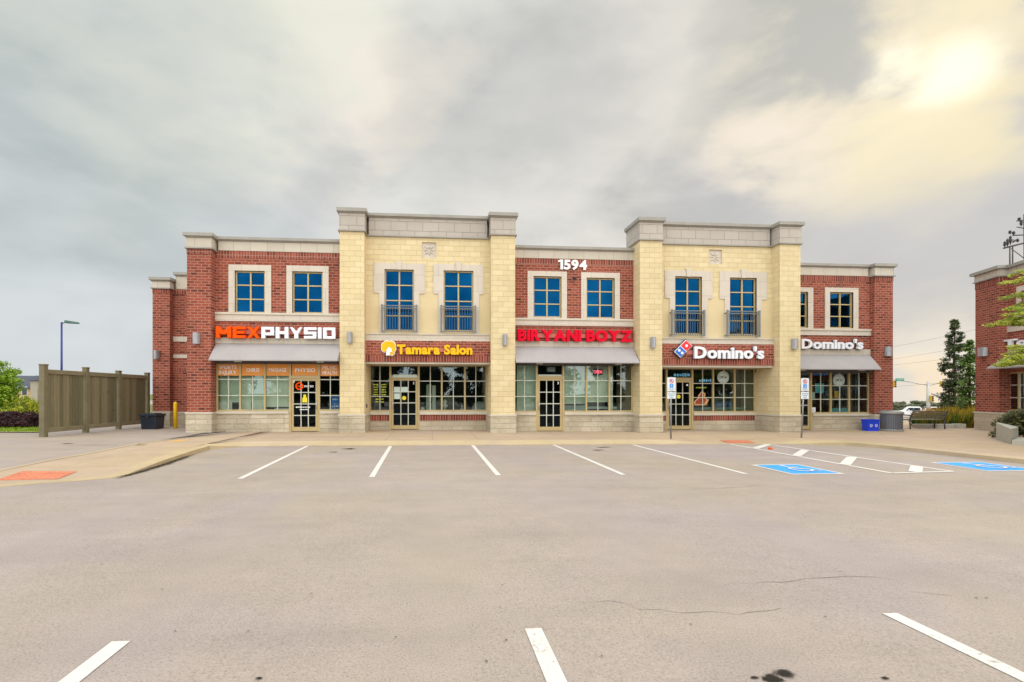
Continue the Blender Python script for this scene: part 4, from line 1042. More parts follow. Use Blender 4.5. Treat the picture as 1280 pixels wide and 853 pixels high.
# physio: orange header films with white words, blinds, door decals, poster
Yf = YL+.10-.010
bays = [(270.5,299,'SPORTS|INJURY'), (302,330.2,'CHIRO'), (333,361.5,'MASSAGE'), (365,398,'PHYSIO'), (400.5,423.6,'PELVIC|HEALTH')]
for a, b, wds in bays:
    y1 = 470 if 'PHYSIO' not in wds else 469.5
    f = pxbox(a, b, 455.6, y1, Yf, .003, 345).build('header_film', M['orange_film'], LS)
    lines = wds.split('|'); n = len(lines)
    for i, w in enumerate(lines):
        yc = 462.8 if n == 1 else (459.6, 465.9)[i]; hh = 2.3; m = (b-a)*(.12 if len(w) > 5 else .22)
        text3d(LS, w, X(a+m, Yf), X(b-m, Yf), Z(345, yc+hh, Yf), Z(345, yc-hh, Yf), Yf-.003, .004, M['white'], .015, single='header_lettering')
for a, b, c, d, m in ((270.5,299,470,503,'blind'), (271,290,503,513.5,'blindp'), (302,314,470,513.5,'blindp'), (314,330.5,470,502,'blind'), (315.5,329.5,500,513.5,'blindp'), (333,361.5,470,509,'blindp'), (343,361.5,510.5,513.5,'paper')):
    pxbox(a, b, c, d, YL+.35 if m == 'blind' else YL+.30, .02, 345).build('window_blind', M[m], LS)
pxbox(414.2, 423.6, 495, 512.8, YL+.125, .01, 345).build('poster', M['poster_blue'], LS)
dashes(LS, 415.5, 422.5, 498, 501, YL+.122, 345, 'white', 'poster_lettering', 1, 3)
dashes(LS, 415, 418.6, 506.6, 510, YL+.122, 345, 'white', 'poster_lettering', 1, 4)
dashes(LS, 420, 423.3, 506.6, 510, YL+.122, 345, 'white', 'poster_lettering', 1, 5)
Yd = YL+.10-.032
mb = disc(MB(), X(374.2,Yd), Z(345,482.8,Yd), .15, Yd, .003, r0=.10); mb.build('door_emblem', M['letter_orange'], LD)
text3d(LD, 'MEX', X(372,Yd), X(380,Yd), Z(345,484.4,Yd), Z(345,481.8,Yd), Yd-.004, .003, M['letter_orange'], .03, single='door_lettering')
text3d(LD, 'PHYSIO', X(380.5,Yd), X(392,Yd), Z(345,484.4,Yd), Z(345,481.8,Yd), Yd-.004, .003, M['white'], .03, single='door_lettering')
dashes(LD, 369.5, 390.5, 507.6, 510.8, Yd-.002, 345, 'white', 'door_lettering', 1, 1)
dashes(LD, 373, 388, 511, 513.6, Yd-.002, 345, 'white', 'door_lettering', 1, 2)
text3d(LD, '1', X(367,Yd), X(368.2,Yd), Z(345,478.6,Yd), Z(345,475.4,Yd), Yd, .003, M['white'], .03, single='door_number')
def sticker(door, px, py, pc, Yd, r=.075, tall=False):
    mb = disc(MB(), X(px,Yd), Z(pc,py,Yd), r, Yd, .004)
    if tall: mb.box(X(px,Yd)-.09, X(px,Yd)+.09, Yd-.007, Yd-.003, Z(pc,py,Yd)-.16, Z(pc,py,Yd)+.02); mb.box(X(px,Yd)-.05, X(px,Yd)+.05, Yd-.009, Yd-.0035, Z(pc,py,Yd)-.02, Z(pc,py,Yd)+.14)
    mb.build('door_sticker', M['stickyel'], door)
sticker(LD, 381, 498, 345, Yd, .07, True)
# salon
Yd = YS-.032
sticker(TD, 505.2, 497.8, 535, Yd, .085)
for a, b, c, d in ((492.6,500,484,491), (501,509.6,484,490.6), (492.6,500,492,499)): pxbox(a, b, c, d, Yd, .003, 535).build('door_notice', M['paper'], TD)
text3d(TD, '2', X(516.2,Yd), X(518,Yd), Z(535,480.6,Yd), Z(535,477.6,Yd), Yd, .003, M['white'], .03, single='door_number')
text3d(BD, '3', X(697.2,YM), X(699,YM), Z(718,480.6,YM), Z(718,477.6,YM), YM+.06, .003, M['white'], .03, single='door_number')
for (a, b, sd) in ((466.5,473,3), (476,483,4)): dashes(TS, a, b, 479.6, 495, YS-.012, 535, 'green_text', 'window_lettering', 5, sd, .3, 1.4)
dashes(TS, 469, 480, 497.4, 504, YS-.012, 535, 'green_text', 'window_lettering', 2, 7, .3, 1.4)
def stand(name, px, py0, py1, Y, pc, prof, mat, label, cat):
    z1, z0 = Z(pc, py0, Y), Z(pc, py1, Y); x = X(px, Y); h = z1-z0
    mb = MB(); mb.lathe((x, Y, z0), [(r, z*h) for r, z in prof], 14)
    return tag(mb.build(name, mat, loc=(x, Y, z0)), label, cat)
# shelf inside the salon window carries the ornaments
pxbox(526, 609, 514.2, 515.5, YS+.08, .5, 535).build('display_shelf', M['counter'], TS)
stand('bust', 556, 500, 514, YS+.3, 535, [(.10,0),(.10,.06),(.03,.12),(.05,.3),(.14,.42),(.12,.55),(.05,.66),(.10,.78),(.11,.9),(.04,1)], M['skinwhite'], 'pale mannequin bust standing in the salon window', 'mannequin')
stand('vase', 528, 509, 514, YS+.25, 535, [(.07,0),(.10,.3),(.09,.8),(.06,1)], M['skinwhite'], 'small white vase at the left end of the salon window shelf', 'vase')
stand('figurine', 577.5, 506.5, 514, YS+.25, 535, [(.06,0),(.07,.3),(.03,.6),(.06,.8),(.02,1)], M['skinwhite'], 'small white figurine in the salon window beside the mullion', 'figurine')
stand('glass_globe', 606, 509.5, 514, YS+.3, 535, [(.05,0),(.11,.25),(.12,.6),(.06,.95),(.02,1)], M['poster_cyan'], 'small turquoise globe at the right corner of the salon window', 'ornament')
for k, (px, y0, y1, w) in enumerate(((536,481,514,5.2), (542.5,482,514,3.6))):
    pxbox(px-w/1.6, px+w/1.6, y0, y1, YS+1.2, .15, 535).build('curtain', M['blind'] if k == 0 else M['blindp'], TS)
# salon chair silhouette inside
cx, cy = X(600, YS+2), YS+2; zf = gz(cx)
ch = empty('salon_chair', (cx, cy, zf), 'rounded pale green salon chair behind the right salon window', 'chair')
mb = MB(); mb.lathe((cx, cy, zf), [(.28,0),(.28,.04),(.05,.06),(.05,.42)], 16); mb.build('base', M['steel'], ch)
mb = MB(); mb.box(cx-.3, cx+.3, cy-.28, cy+.28, zf+.42, zf+.56); mb.build('seat', M['blind'], ch, bevel=.06, seg=3)
mb = MB(); mb.prism([(-.34,.0),(.34,0),(.36,.35),(.25,.58),(0,.66),(-.25,.58),(-.36,.35)], (cx, cy+.22, zf+.5), (1,0,0), (0,0,1), (0,.12,0)); mb.build('backrest', M['blind'], ch, bevel=.04)
# biryani shop: pale green blinds, neon, counter
Yb = YM+.34
for a, b, c, d, m in ((646,669,457,513.5,'blind'), (705.5,731,458,505,'blind'), (734,759.5,458,503,'blindp'), (763,766,458,513,'blindp')):
    pxbox(a, b, c, d, Yb, .02, 718).build('window_blind', M[m], BS_)
for a, b, c, d in ((706,731,507,513), (734,761,508.5,511.5), (763,771,509,512)): pxbox(a, b, c, d, Yb+.3, .3, 718).build('counter', M['paper'], BS_)
f = pxbox(741, 753.4, 461, 468.8, YM+.16, .02, 718).build('neon_backing', M['sigblack'], BS_)
text3d(BS_, 'OPEN', X(742,YM+.15), X(752.5,YM+.15), Z(718,467,YM+.15), Z(718,463,YM+.15), YM+.155, .02, M['neon'], .02, single='neon_lettering')
pxbox(684, 694, 459, 465, YM+.3, .2, 718).build('air_unit', M['lamp'], BS_)
pxbox(673, 702, 468.6, 472.4, YM+.06, .03, 718).build('transom_strip', M['paper'], BS_)
pxbox(491, 521, 468.6, 472.2, YS-.06, .03, 535).build('transom_strip', M['paper'], TS)
mb = disc(MB(), 0, 0, .01, YM, .01)
# pizza shop, tower
Yw = YS-.012
def round_decal(parent, px, py, pc, Y, r):
    cx, cz = X(px, Y), Z(pc, py, Y)
    disc(MB(), cx, cz, r, Y, .003, 28).build('round_decal', M['paper'], parent)
    mb = disc(MB(), cx, cz, r*.92, Y-.003, .003, 28, r0=r*.84); disc(mb, cx, cz, r*.70, Y-.003, .003, 28, r0=r*.64); mb.build('decal_ring', M['greytext'], parent)
    text3d(parent, 'OPEN', cx-r*.55, cx+r*.55, cz-r*.22, cz+r*.22, Y-.004, .003, M['sigblack'], .03, single='decal_lettering')
round_decal(DS, 904, 471.8, 887, Yw, .27)
dashes(DS, 841, 864, 465.5, 472.5, YS-.009, 887, 'neonblue', 'window_lettering', 1, 11, .15, .45)
dashes(DS, 873, 890, 472.5, 479, YS-.009, 887, 'neonblue', 'window_lettering', 1, 12, .12, .4)
dashes(DS, 869.5, 884, 483.3, 486.2, YS-.009, 887, 'green_text', 'window_lettering', 1, 13)
def piz(parent, pts, Y, pc, name, mat, th=.004):
    MB().prism([(X(a, Y), Z(pc, b, Y)) for a, b in pts], (0,Y,0), (1,0,0), (0,0,1), (0,-th,0)).build(name, mat, parent)
piz(DS, [(868,507),(883,506.5),(886,500),(881,497),(882,492),(877,489),(873,494),(872,498),(867.5,502)], Yw, 887, 'pizza_picture', M['pizza_crust'])
piz(DS, [(869.5,505.4),(880,505),(883,500),(879,497),(880,493),(877,491),(874.5,495),(873,499),(869.5,502)], Yw-.005, 887, 'pizza_topping', M['pizza_red'])
pxbox(866.5, 944, 509.5, 512.4, YS+.5, .5, 887).build('counter', M['counter'], DS)
pxbox(893, 915, 502, 510, YS+1.0, .3, 887).build('display_case', M['steelblue'], DS)
Yd = YS-.032
sticker(DD, 848.3, 496, 887, Yd, .085); mb = disc(MB(), X(859,Yd), Z(887,481.6,Yd), .045, Yd, .003); mb.build('door_sticker', M['white'], DD)
# pizza shop, right wing
Yw = YR+.12-.012
round_decal(RS, 1048.5, 475.5, 1045, Yw, .28)
pxbox(1019, 1030, 479.5, 491.5, YR+.16, .005, 1045).build('poster', M['poster_cyan'], RS)
pxbox(1013.6, 1018.6, 490.6, 498.6, YR+.16, .005, 1045).build('notice', M['paper'], RS)
pxbox(1013.4, 1019.4, 509.4, 515.6, Yw, .004, 1045).build('door_notice', M['white'], RS)
mb = MB(); c0, c1 = X(1014.2,Yw), X(1018.6,Yw); isa(mb, Vector((c0, Yw-.004, Z(1045,515.2,Yw))), Vector((c1-c0,0,0)), Vector((0,0,c1-c0)), 0)
for i, v in enumerate(mb.v): v.y = Yw-.004
mb.build('notice_symbol', M['signblue'], RS)
pxbox(1043, 1048.6, 489, 498.4, YR+.16, .005, 1045).build('poster', M['poster_yellow'], RS)
pxbox(1039.5, 1059, 510.5, 516, YR+.16, .005, 1045).build('poster', M['poster_cyan'], RS)
dashes(RS, 1016, 1034, 466, 470.6, Yw, 1045, 'letter_blue', 'window_lettering', 1, 14)
mb = MB(); mb.box(T1[1]+.001, T1[1]+.04, YP+.5, YP+.58, gz(0)+.95, gz(0)+1.1); B(mb, 'door_bell', M['sigblack'])

# ================================================================== SIGNS ON THE BUILDING
def sign(name, px0, px1, py1, Y, label, pc, rz=True):
    c = (X((px0+px1)/2, Y), Y, Z(pc, py1, Y)); return empty(name, c, label, 'sign', 'shop signs on the plaza facade')
S = sign('shop_sign', 270, 420, 422, YL-.01, 'orange and white block letter physio sign above the leftmost grey awning', 345)
block_text(S, [(c, M['letter_orange']) for c in 'MEX']+[(c, M['letter_white']) for c in 'PHYSIO'], X(270,YL-.2), X(419.5,YL-.2), Z(345,423.4,YL-.2), Z(345,409,YL-.2), YL-.10, .14, .29)
pxbox(273, 417, 413.4, 418, YL-.10, .10, 345).build('raceway', M['raceway'], S)
S = sign('shop_sign', 647, 792, 427, YM-.01, 'bold red biryani restaurant sign above the middle grey awning', 718)
text3d(S, 'BIRYANI BOYZ', X(647.4,YM-.2), X(790.6,YM-.2), Z(718,427,YM-.2), Z(718,412.6,YM-.2), YM-.10, .13, M['letter_red'], .048, gap=.035)
pxbox(650, 789, 417.4, 422.6, YM-.10, .10, 718).build('raceway', M['raceway'], S)
Yg = YT-.12
S = sign('shop_sign', 477, 592, 444, Yg, 'yellow salon sign with a head emblem on the brick band of the left raised bay', 535)
Yq = Yg-.16
objs = text3d(S, 'Tamara Salon', X(496,Yq), X(590.6,Yq), Z(535,443.2,Yq), Z(535,431,Yq), Yg-.06, .10, M['letter_yellow'], .046, gap=.012)
pxbox(498, 589, 436, 440, Yg-.06, .06, 535).build('raceway', M['raceway'], S)
cx, cz = X(485.6, Yq), Z(535, 435.8, Yq)
mb = MB(); lobes = [(0,.05,.20),(-.13,.10,.13),(.10,.12,.15),(.14,-.02,.13),(.11,-.16,.11),(-.14,-.02,.12),(-.06,.15,.13)]
for i, (a, b, r) in enumerate(lobes): disc(mb, cx+a, cz+b, r+.03, Yg-.05, .05+.0012*i)
mb.build('emblem_backing', M['letter_white'], S)
mb = MB()
for i, (a, b, r) in enumerate(lobes): disc(mb, cx+a, cz+b, r, Yg-.109, .03+.0012*i)
mb.build('emblem_hair', M['letter_yellow'], S)
mb = MB(); mb.prism([(cx-.10,cz-.28),(cx+.06,cz-.28),(cx+.05,cz-.17),(cx+.13,cz-.14),(cx+.12,cz-.02),(cx+.02,cz+.05),(cx-.07,cz-.06)], (0,Yg-.15,0), (1,0,0), (0,0,1), (0,-.02,0)); mb.build('emblem_face', M['letter_white'], S)
def pizza_sign(px0, px1, y0, y1, Y, pc, label, emb=None):
    S = sign('shop_sign', px0, px1, y1, Y, label, pc); Yq = Y-.16
    text3d(S, "Domino's", X(px0,Yq), X(px1,Yq), Z(pc,y1,Yq), Z(pc,y0,Yq), Y-.07, .11, M['letter_white'], .034, gap=.05)
    # dark returns behind each letter
    text3d(S, "Domino's", X(px0,Yq)-.012, X(px1,Yq)+.018, Z(pc,y1,Yq)-.018, Z(pc,y0,Yq)+.008, Y-.045, .04, M['return_dark'], .046, gap=.026, single='letter_returns')
    if emb:
        P = [Vector((X(a,Yq), Z(pc,b,Yq))) for a, b in emb]     # left, top, right, bottom
        c = sum(P, Vector((0,0)))/4
        def q(s, t):   # s along left->top (long), t along left->bottom (short)
            return P[0]+(P[1]-P[0])*s+(P[3]-P[0])*t
        def panel(s0, s1, t0, t1, y, th, mat, nm):
            pts = [q(s0,t0), q(s0,t1), q(s1,t1), q(s1,t0)]
            MB().prism([(p.x, p.y) for p in pts], (0,y,0), (1,0,0), (0,0,1), (0,-th,0)).build(nm, mat, S, bevel=.01, seg=1)
        panel(-.05,1.05,-.07,1.07, Y-.03, .10, M['return_dark'], 'emblem_backing')
        panel(-.015,1.015,-.02,1.02, Y-.131, .02, M['white'], 'emblem_border')
        panel(.02,.475,.035,.965, Y-.152, .012, M['letter_blue'], 'emblem_blue_half'); panel(.525,.98,.035,.965, Y-.152, .012, M['sred'], 'emblem_red_half')
        mb = MB(); r = (P[3]-P[0]).length*.155
        for s, t in ((.25,.28),(.25,.72),(.75,.5)):
            p = q(s, t); disc(mb, p.x, p.y, r, Y-.165, .008)
        mb.build('emblem_dots', M['white'], S)
    return S
pizza_sign(868, 955, 433.4, 448.4, Yg, 887, 'white pizza shop lettering beside a tilted red and blue tile', [(843.2,440.2),(857.6,425.4),(866,432.2),(851.2,447.4)])
pxbox(858, 952, 438.6, 443.4, Yg-.05, .05, 887).build('raceway', M['raceway'], bpy.data.objects['shop_sign.003'])
pizza_sign(1002, 1079, 424.2, 436.4, YR-.02, 1045, 'white pizza shop lettering above the rightmost awning, without a tile')
S = empty('street_number', (X(717,YM), YM, Z(718,337.6,YM)), 'white street number 1594 high on the middle brick wall', 'sign')
text3d(S, '1594', X(700.6,YM-.05), X(733.6,YM-.05), Z(718,337.4,YM-.05), Z(718,325.2,YM-.05), YM-.02, .05, M['white'], .04, gap=.06, name='digit')
d1 = X(700.6,YM-.05)
mb = MB(); zt_ = Z(718,325.2,YM-.05); mb.prism([(d1-.10,zt_-.10),(d1+.01,zt_-.085),(d1+.01,zt_-.002),(d1-.02,zt_-.002),(d1-.10,zt_-.045)], (0,YM-.021,0), (1,0,0), (0,0,1), (0,-.047,0)); mb.build('digit_flag', M['white'], S)
# ================================================================== WALL LAMPS, CAMERA
def wall_lamp(px, py0, py1, wpx, Y, label):
    x = X(px, Y); z1, z0 = Z(px, py0, Y), Z(px, py1, Y); w = wpx/F*Y/2
    S = empty('wall_lamp', (x, Y, z0), label, 'lamp', 'half-round wall lamps on the piers')
    mb = MB(); mb.box(x-w*.7, x+w*.7, Y-.03, Y+.01, z0+.02, z1-.02); mb.build('back_plate', M['binlid'], S)
    mb = MB(); k = 12; d = .19
    pr = [(-w, 0)]+[(w*-math.cos(math.pi*i/k), -d*math.sin(math.pi*i/k)) for i in range(1, k)]+[(w, 0)]
    v = [(x+a, Y-.03+b, z0) for a, b in pr]+[(x+a, Y-.03+b, z1) for a, b in pr]; n = len(pr)
    mb.add(v, [tuple(reversed(range(n))), tuple(range(n, 2*n))]+[(i, i+1, n+i+1, n+i) for i in range(n-1)]+[(n-1, 0, n, 2*n-1)])
    mb.build('shade', M['lamp'], S)
    mb = MB(); mb.box(x-w*.6, x+w*.6, Y-.14, Y-.05, z0-.012, z0-.002); mb.build('lens', M['white'], S)
    return S
wall_lamp(246.5, 416.6, 430.3, 8, YP, 'grey half-round wall lamp on the leftmost front brick pier')
wall_lamp(437.8, 415.6, 429.3, 6, YP, 'grey wall lamp on the cream pier between physio and salon signs')
wall_lamp(631, 418.6, 432.2, 6, YP, 'grey wall lamp on the cream pier left of the red restaurant sign')
wall_lamp(815.5, 421.9, 435.2, 6.5, YP, 'grey wall lamp on the cream pier right of the red restaurant sign')
wall_lamp(991.5, 423.8, 436.7, 7, YP, 'grey wall lamp on the cream pier between the two pizza shop signs')
wall_lamp(1108.5, 434, 445.5, 8.5, YE, 'grey wall lamp on the brick pier above the recycling box')
wall_lamp(197, 438.5, 449, 6, YB, 'grey wall lamp on the set-back brick pier beside the wooden fence')
S = empty('security_camera', (X(718,YM), YM, Z(718,349,YM)), 'small black security camera between the two middle upper windows', 'camera')
x, z = X(718,YM), Z(718,348.5,YM)
mb = MB(); mb.box(x-.05, x+.05, YM-.04, YM, z-.02, z+.06); mb.tube((x,YM-.03,z), (x,YM-.12,z-.02), .02); mb.build('bracket', M['white'], S)
mb = MB(); mb.tube((x+.02,YM-.10,z), (x-.12,YM-.28,z-.05), .05, .055, 12); mb.build('camera_body', M['sigblack'], S)

# ================================================================== SECOND BUILDING (right edge)
A2 = math.radians(-109.1); U2 = Vector((math.cos(A2), math.sin(A2), 0)); N2 = Vector((math.sin(A2), -math.cos(A2), 0))
P0 = P3(1219.2, 500, 22.4); P0.z = 0; g2 = zg(P0.x, P0.y)+SW
def S2(px, off=0.0):
    """distance along the facade and depth where the photo column meets the wall plane set back by off"""
    t = (px-CX)/F; r = Vector((t*CT+ST, CT-t*ST)); o = P0-N2*off
    det = U2.x*-r.y+r.x*U2.y; s = (-o.x*-r.y - r.x*o.y*1)/det if False else None
    a, b, c, d = U2.x, -r.x, U2.y, -r.y; D_ = a*d-b*c; e, f = -o.x, -o.y
    return ((e*d-b*f)/D_, (a*f-e*c)/D_)
def Z2(px, py, off=0.0): return H+(HY-py)*S2(px, off)[1]/F-g2
B2 = empty('corner_shop_building', (P0.x, P0.y, g2), 'red brick shop building cut off by the right edge of the photo', 'building', rz=A2, local=True)
w1 = S2(1249)[0]; WALL = .32; s_end = 13.0
ztop2, zcop2, zfr2 = Z2(1219, 342), Z2(1219, 345.6), Z2(1219, 353.5)
zpl = Z2(1230, 515.5)
def B2b(x0, x1, y0, y1, z0, z1, name, mat, parent=None): mb = MB(); mb.box(x0, x1, y0, y1, z0, z1); return mb.build(name, M[mat], parent or B2)
B2b(0, w1, 0, 6, zpl, zfr2, 'pier', 'brick'); B2b(-.03, w1+.03, -.035, 6, -.3, zpl-.05, 'pier_base', 'stone'); B2b(-.05, w1+.05, -.055, 6, zpl-.05, zpl+.02, 'base_ledge', 'sill')
B2b(-.02, w1+.02, -.03, 6, zfr2, zcop2, 'frieze', 'frieze1'); B2b(-.13, w1+.13, -.15, 6.1, zcop2, ztop2, 'coping', 'coping'); B2b(-.06, w1+.06, -.075, 6, zfr2-.05, zfr2-.001, 'frieze_lip', 'coping')
B2b(-.01, w1+.01, -.012, .2, zfr2-.36, zfr2-.052, 'soldier_course', 'soldier')
# wall with upper window and shopfront opening
O = WALL
zsf1, zsf0 = Z2(1262, 466, O), Z2(1262, 513.5, O)
uw = (S2(1277, O)[0], S2(1277, O)[0]+1.25, Z2(1277, 404.5, O), Z2(1277, 364, O))
def wall2(x0, x1, z0, z1, Y, th, holes, mat):
    xs = sorted({x0, x1, *[h[0] for h in holes], *[h[1] for h in holes]}); zs = sorted({z0, z1, *[h[2] for h in holes], *[h[3] for h in holes]}); mb = MB()
    for j in range(len(zs)-1):
        for i in range(len(xs)-1):
            cx, cz = (xs[i]+xs[i+1])/2, (zs[j]+zs[j+1])/2
            if not any(h[0] < cx < h[1] and h[2] < cz < h[3] for h in holes): mb.box(xs[i], xs[i+1], Y, Y+th, zs[j], zs[j+1])
    return mb.build('wall', mat, B2)
uws = [uw]+[(uw[0]+2.4*k, uw[1]+2.4*k, uw[2], uw[3]) for k in (1, 2, 3)]
wall2(w1, s_end, zsf1, zfr2-.02, O, .25, uws, M['brick'])
B2b(w1, s_end, O-.03, O+.3, zfr2-.02, zcop2-.02, 'frieze', 'frieze1'); B2b(w1+.13, s_end, O-.15, O+.4, zcop2-.02, ztop2-.02, 'coping', 'coping')
B2b(w1, s_end, O-.012, O+.1, zfr2-.33, zfr2-.022, 'soldier_course', 'soldier')
for (a, b, c, d) in uws:
    fr = MB(); fr.box(a, b, O+.06, O+.12, c, c+.055); fr.box(a, b, O+.06, O+.12, d-.055, d); fr.box(a, a+.055, O+.06, O+.12, c+.055, d-.055); fr.box(b-.055, b, O+.06, O+.12, c+.055, d-.055)
    m_ = (a+b)/2; fr.box(m_-.028, m_+.028, O+.062, O+.11, c+.055, d-.055)
    for k in (1, 2): z = c+(d-c)*k/3; fr.box(a+.055, m_-.028, O+.064, O+.11, z-.022, z+.022); fr.box(m_+.028, b-.055, O+.064, O+.11, z-.022, z+.022)
    w = fr.build('window', M['frame'], B2)
    g = MB(); g.box(a+.02, b-.02, O+.112, O+.118, c+.02, d-.02); g.build('pane', M['blueglass'], w)
    t = MB(); e = .22; t.box(a-e, b+e, O-.035, O+.1, d, d+e); t.box(a-e, a, O-.035, O+.1, c, d); t.box(b, b+e, O-.035, O+.1, c, d); t.build('surround', M['trim'], w)
zb1, zb0 = Z2(1262, 407, O), Z2(1262, 415.5, O)
B2b(w1, s_end, O-.05, O+.05, zb0, zb1, 'sill_band', 'trim'); B2b(w1, s_end, O-.09, O+.05, zb1, zb1+.06, 'sill_ledge', 'sill')
B2b(w1, s_end, O-.03, O+.05, Z2(1262, 443.5, O), Z2(1262, 436.5, O), 'lintel_band', 'frieze1')
# shopfront
sx0, sx1 = w1, s_end-1
yf = O+.10
fr = MB(); fr.box(sx0, sx1, yf-.05, yf+.05, zsf1-.05, zsf1+.02); fr.box(sx0, sx1, yf-.05, yf+.05, zsf0, zsf0+.06)
ms = [sx0+.45+k*1.0 for k in range(11) if sx0+.45+k < sx1]
for m in ms: fr.box(m-.035, m+.035, yf-.055, yf+.05, zsf0+.06, zsf1-.05)
sf2 = fr.build('shopfront', M['frame'], B2)
mt = MB()
for m in [sx0]+ms:
    mt.box(m+.485, m+.515, yf-.035, yf-.01, zsf0+.06, zsf1-.05)
for k in (.34, .67): z = zsf0+(zsf1-zsf0)*k; mt.box(sx0, sx1, yf-.033, yf-.012, z-.016, z+.016)
mt.build('muntins', M['muntin'], sf2)
g = MB(); g.sheet(sx0, sx1, yf-.004, yf+.004, zsf0, zsf1); g.build('pane', M['glass'], sf2)
for k, m in enumerate(ms): 
    if k % 2: mb = MB(); mb.box(m+.1, m+.55, yf+.3, yf+.32, zsf0, zsf1); mb.build('window_blind', M['blindp'], sf2)
B2b(sx0, s_end, yf-.12, yf+.1, zsf0-.10, zsf0-.002, 'window_sill', 'sill'); B2b(sx0, s_end, yf-.07, yf+.1, -.3, zsf0-.102, 'wall_base', 'stone')
r = MB(); r.box(sx0-.2, s_end, yf+4.5, yf+4.6, -.1, zsf1+.5); r.box(sx0-.2, s_end, yf+.3, yf+4.5, zsf1+.4, zsf1+.5); r.box(sx0-.2, s_end, yf+.3, yf+4.5, -.2, -.1); r.build('interior', M['room'], B2)
B2b(.0, s_end, 5.6, 6, -.3, zfr2, 'rear_wall', 'brick'); B2b(.1, s_end, O+.25, 5.7, zfr2-.4, zfr2-.2, 'roof', 'coping'); B2b(0.02, .3, .3, 5.8, -.2, zfr2-.01, 'side_wall', 'brick'); B2b(s_end-.3, s_end, O+.2, 5.8, -.2, zfr2-.01, 'side_wall', 'brick')
zat, zab = Z2(1262, 444, O), Z2(1262, 461, O-.8+.0)
zab = H+(HY-461)*S2(1243.5, O-.85)[1]/F-g2
mb = MB(); yo = O-.8; a0, a1 = w1+.04, s_end-.6; b0 = w1+.04-.0
mb.add([(a0,O,zat),(a1,O,zat),(a1,yo,zab+.05),(a0,yo,zab+.05),(a1,yo,zab),(a0,yo,zab),(a0,O,zab),(a1,O,zab)], [(0,3,2,1),(3,5,4,2),(0,6,5,3),(1,2,4,7),(5,6,7,4),(0,1,7,6)])
mb.build('awning', M['awning'], B2)
ls = empty('shop_sign', (P0+U2*(S2(1256,O)[0]+.7)+Vector((0,0,g2+Z2(1262,434,O))))[:], 'partly hidden white shop lettering behind the leaves at the right edge', 'sign', rz=A2, local=True)
sA, zA, zB = S2(1256.5, O-.1)[0], Z2(1262, 434, O-.1), Z2(1262, 424.6, O-.1)
off0 = S2(1256,O)[0]+.7; offz = Z2(1262,434,O)
text3d(ls, 'Tom', sA-off0, sA-off0+1.9, zA-offz, zB-offz, O-.06, .1, M['letter_white'], .045, gap=.05)
wl = wall_lamp.__code__
def wall_lamp2():
    s, d = S2(1231); z1, z0 = Z2(1231, 434.7), Z2(1231, 445.6)
    loc = P0+U2*s+Vector((0,0,g2+z0)); S = empty('wall_lamp', loc, 'grey half-round wall lamp on the brick pier of the right-edge building', 'lamp', 'half-round wall lamps on the piers', rz=A2, local=True)
    h = z1-z0; w = .22
    mb = MB(); mb.box(-w*.7, w*.7, -.03, .01, .02, h-.02); mb.build('back_plate', M['binlid'], S)
    k = 12; pr = [(w*-math.cos(math.pi*i/k), -.03-.19*math.sin(math.pi*i/k)) for i in range(k+1)]; n = len(pr)
    mb = MB(); mb.add([(a, b, 0) for a, b in pr]+[(a, b, h) for a, b in pr], [tuple(reversed(range(n))), tuple(range(n, 2*n))]+[(i, i+1, n+i+1, n+i) for i in range(n-1)]+[(n-1, 0, n, 2*n-1)]); mb.build('shade', M['lamp'], S)
wall_lamp2()

# ================================================================== FENCE, BOLLARD, BINS
fpx = [(54.5, 546.5), (107.3, 540.2), (148.2, 536.2), (184, 533.2)]
fb = [GS(a, b) for a, b in fpx]
a, b = fb[0], fb[-1]; fdir = (b-a).normalized(); fdir.z = 0; fdir.normalize()
for i in range(4):  # put all posts on one straight line
    t = (fpx[i][0]-CX)/F; r = Vector((t*CT+ST, CT-t*ST)); e, f_ = -a.x, -a.y
    D_ = fdir.x*-r.y+r.x*fdir.y; s = (e*-r.y+r.x*f_)/D_; fb[i] = a+fdir*s; fb[i].z = zg(fb[i].x, fb[i].y)+SW-.01
FN = Vector((fdir.y, -fdir.x, 0))    # towards the building side
FE = empty('wooden_fence', fb[0], 'tall olive-brown board fence with square posts left of the building', 'fence')
FH = 2.20
for i, p in enumerate(fb):
    mb = MB(); w = .085 if i == 0 else .078
    h = FH+.10+(.04 if i < 2 else 0)
    mb.obox(p+Vector((0,0,h/2)), fdir*w, FN*w, Vector((0,0,h/2))); mb.obox(p+Vector((0,0,h+.02)), fdir*(w+.012), FN*(w+.012), Vector((0,0,.02)))
    mb.build('post', M['fence'], FE, bevel=.01, seg=1)
bb = MB()
for i in range(3):
    p, q = fb[i], fb[i+1]; Ln = (q-p).length; d = (q-p).normalized(); mid = (p+q)/2
    for z in (FH-.06, .22): 
        mb = MB(); mb.obox(mid+Vector((0,0,z)), d*(Ln/2-.1), FN*.05, Vector((0,0,.075))); mb.build('rail', M['fence_cap'], FE, bevel=.008, seg=1)
    n = int(Ln/.145); mb = MB(); rnd = random.Random(i)
    for k in range(n):
        c = p+d*(.12+(Ln-.24)*(k+.5)/n); o_ = rnd.uniform(-.006, .006)
        mb.obox(c+Vector((0,0,.14+FH/2-.1))+FN*o_, d*((Ln-.24)/n/2-.007), FN*.012, Vector((0,0,FH/2-.14)))
    mb.build('board_panel', M['board'], FE)
c = G(189, 536.5, SW); c.y += .1
bxp = empty('storage_box', (c.x, c.y, c.z), 'navy black plastic storage box with a lid beside the fence end', 'storage box')
mb = MB(); x, y, z = c; w = .31
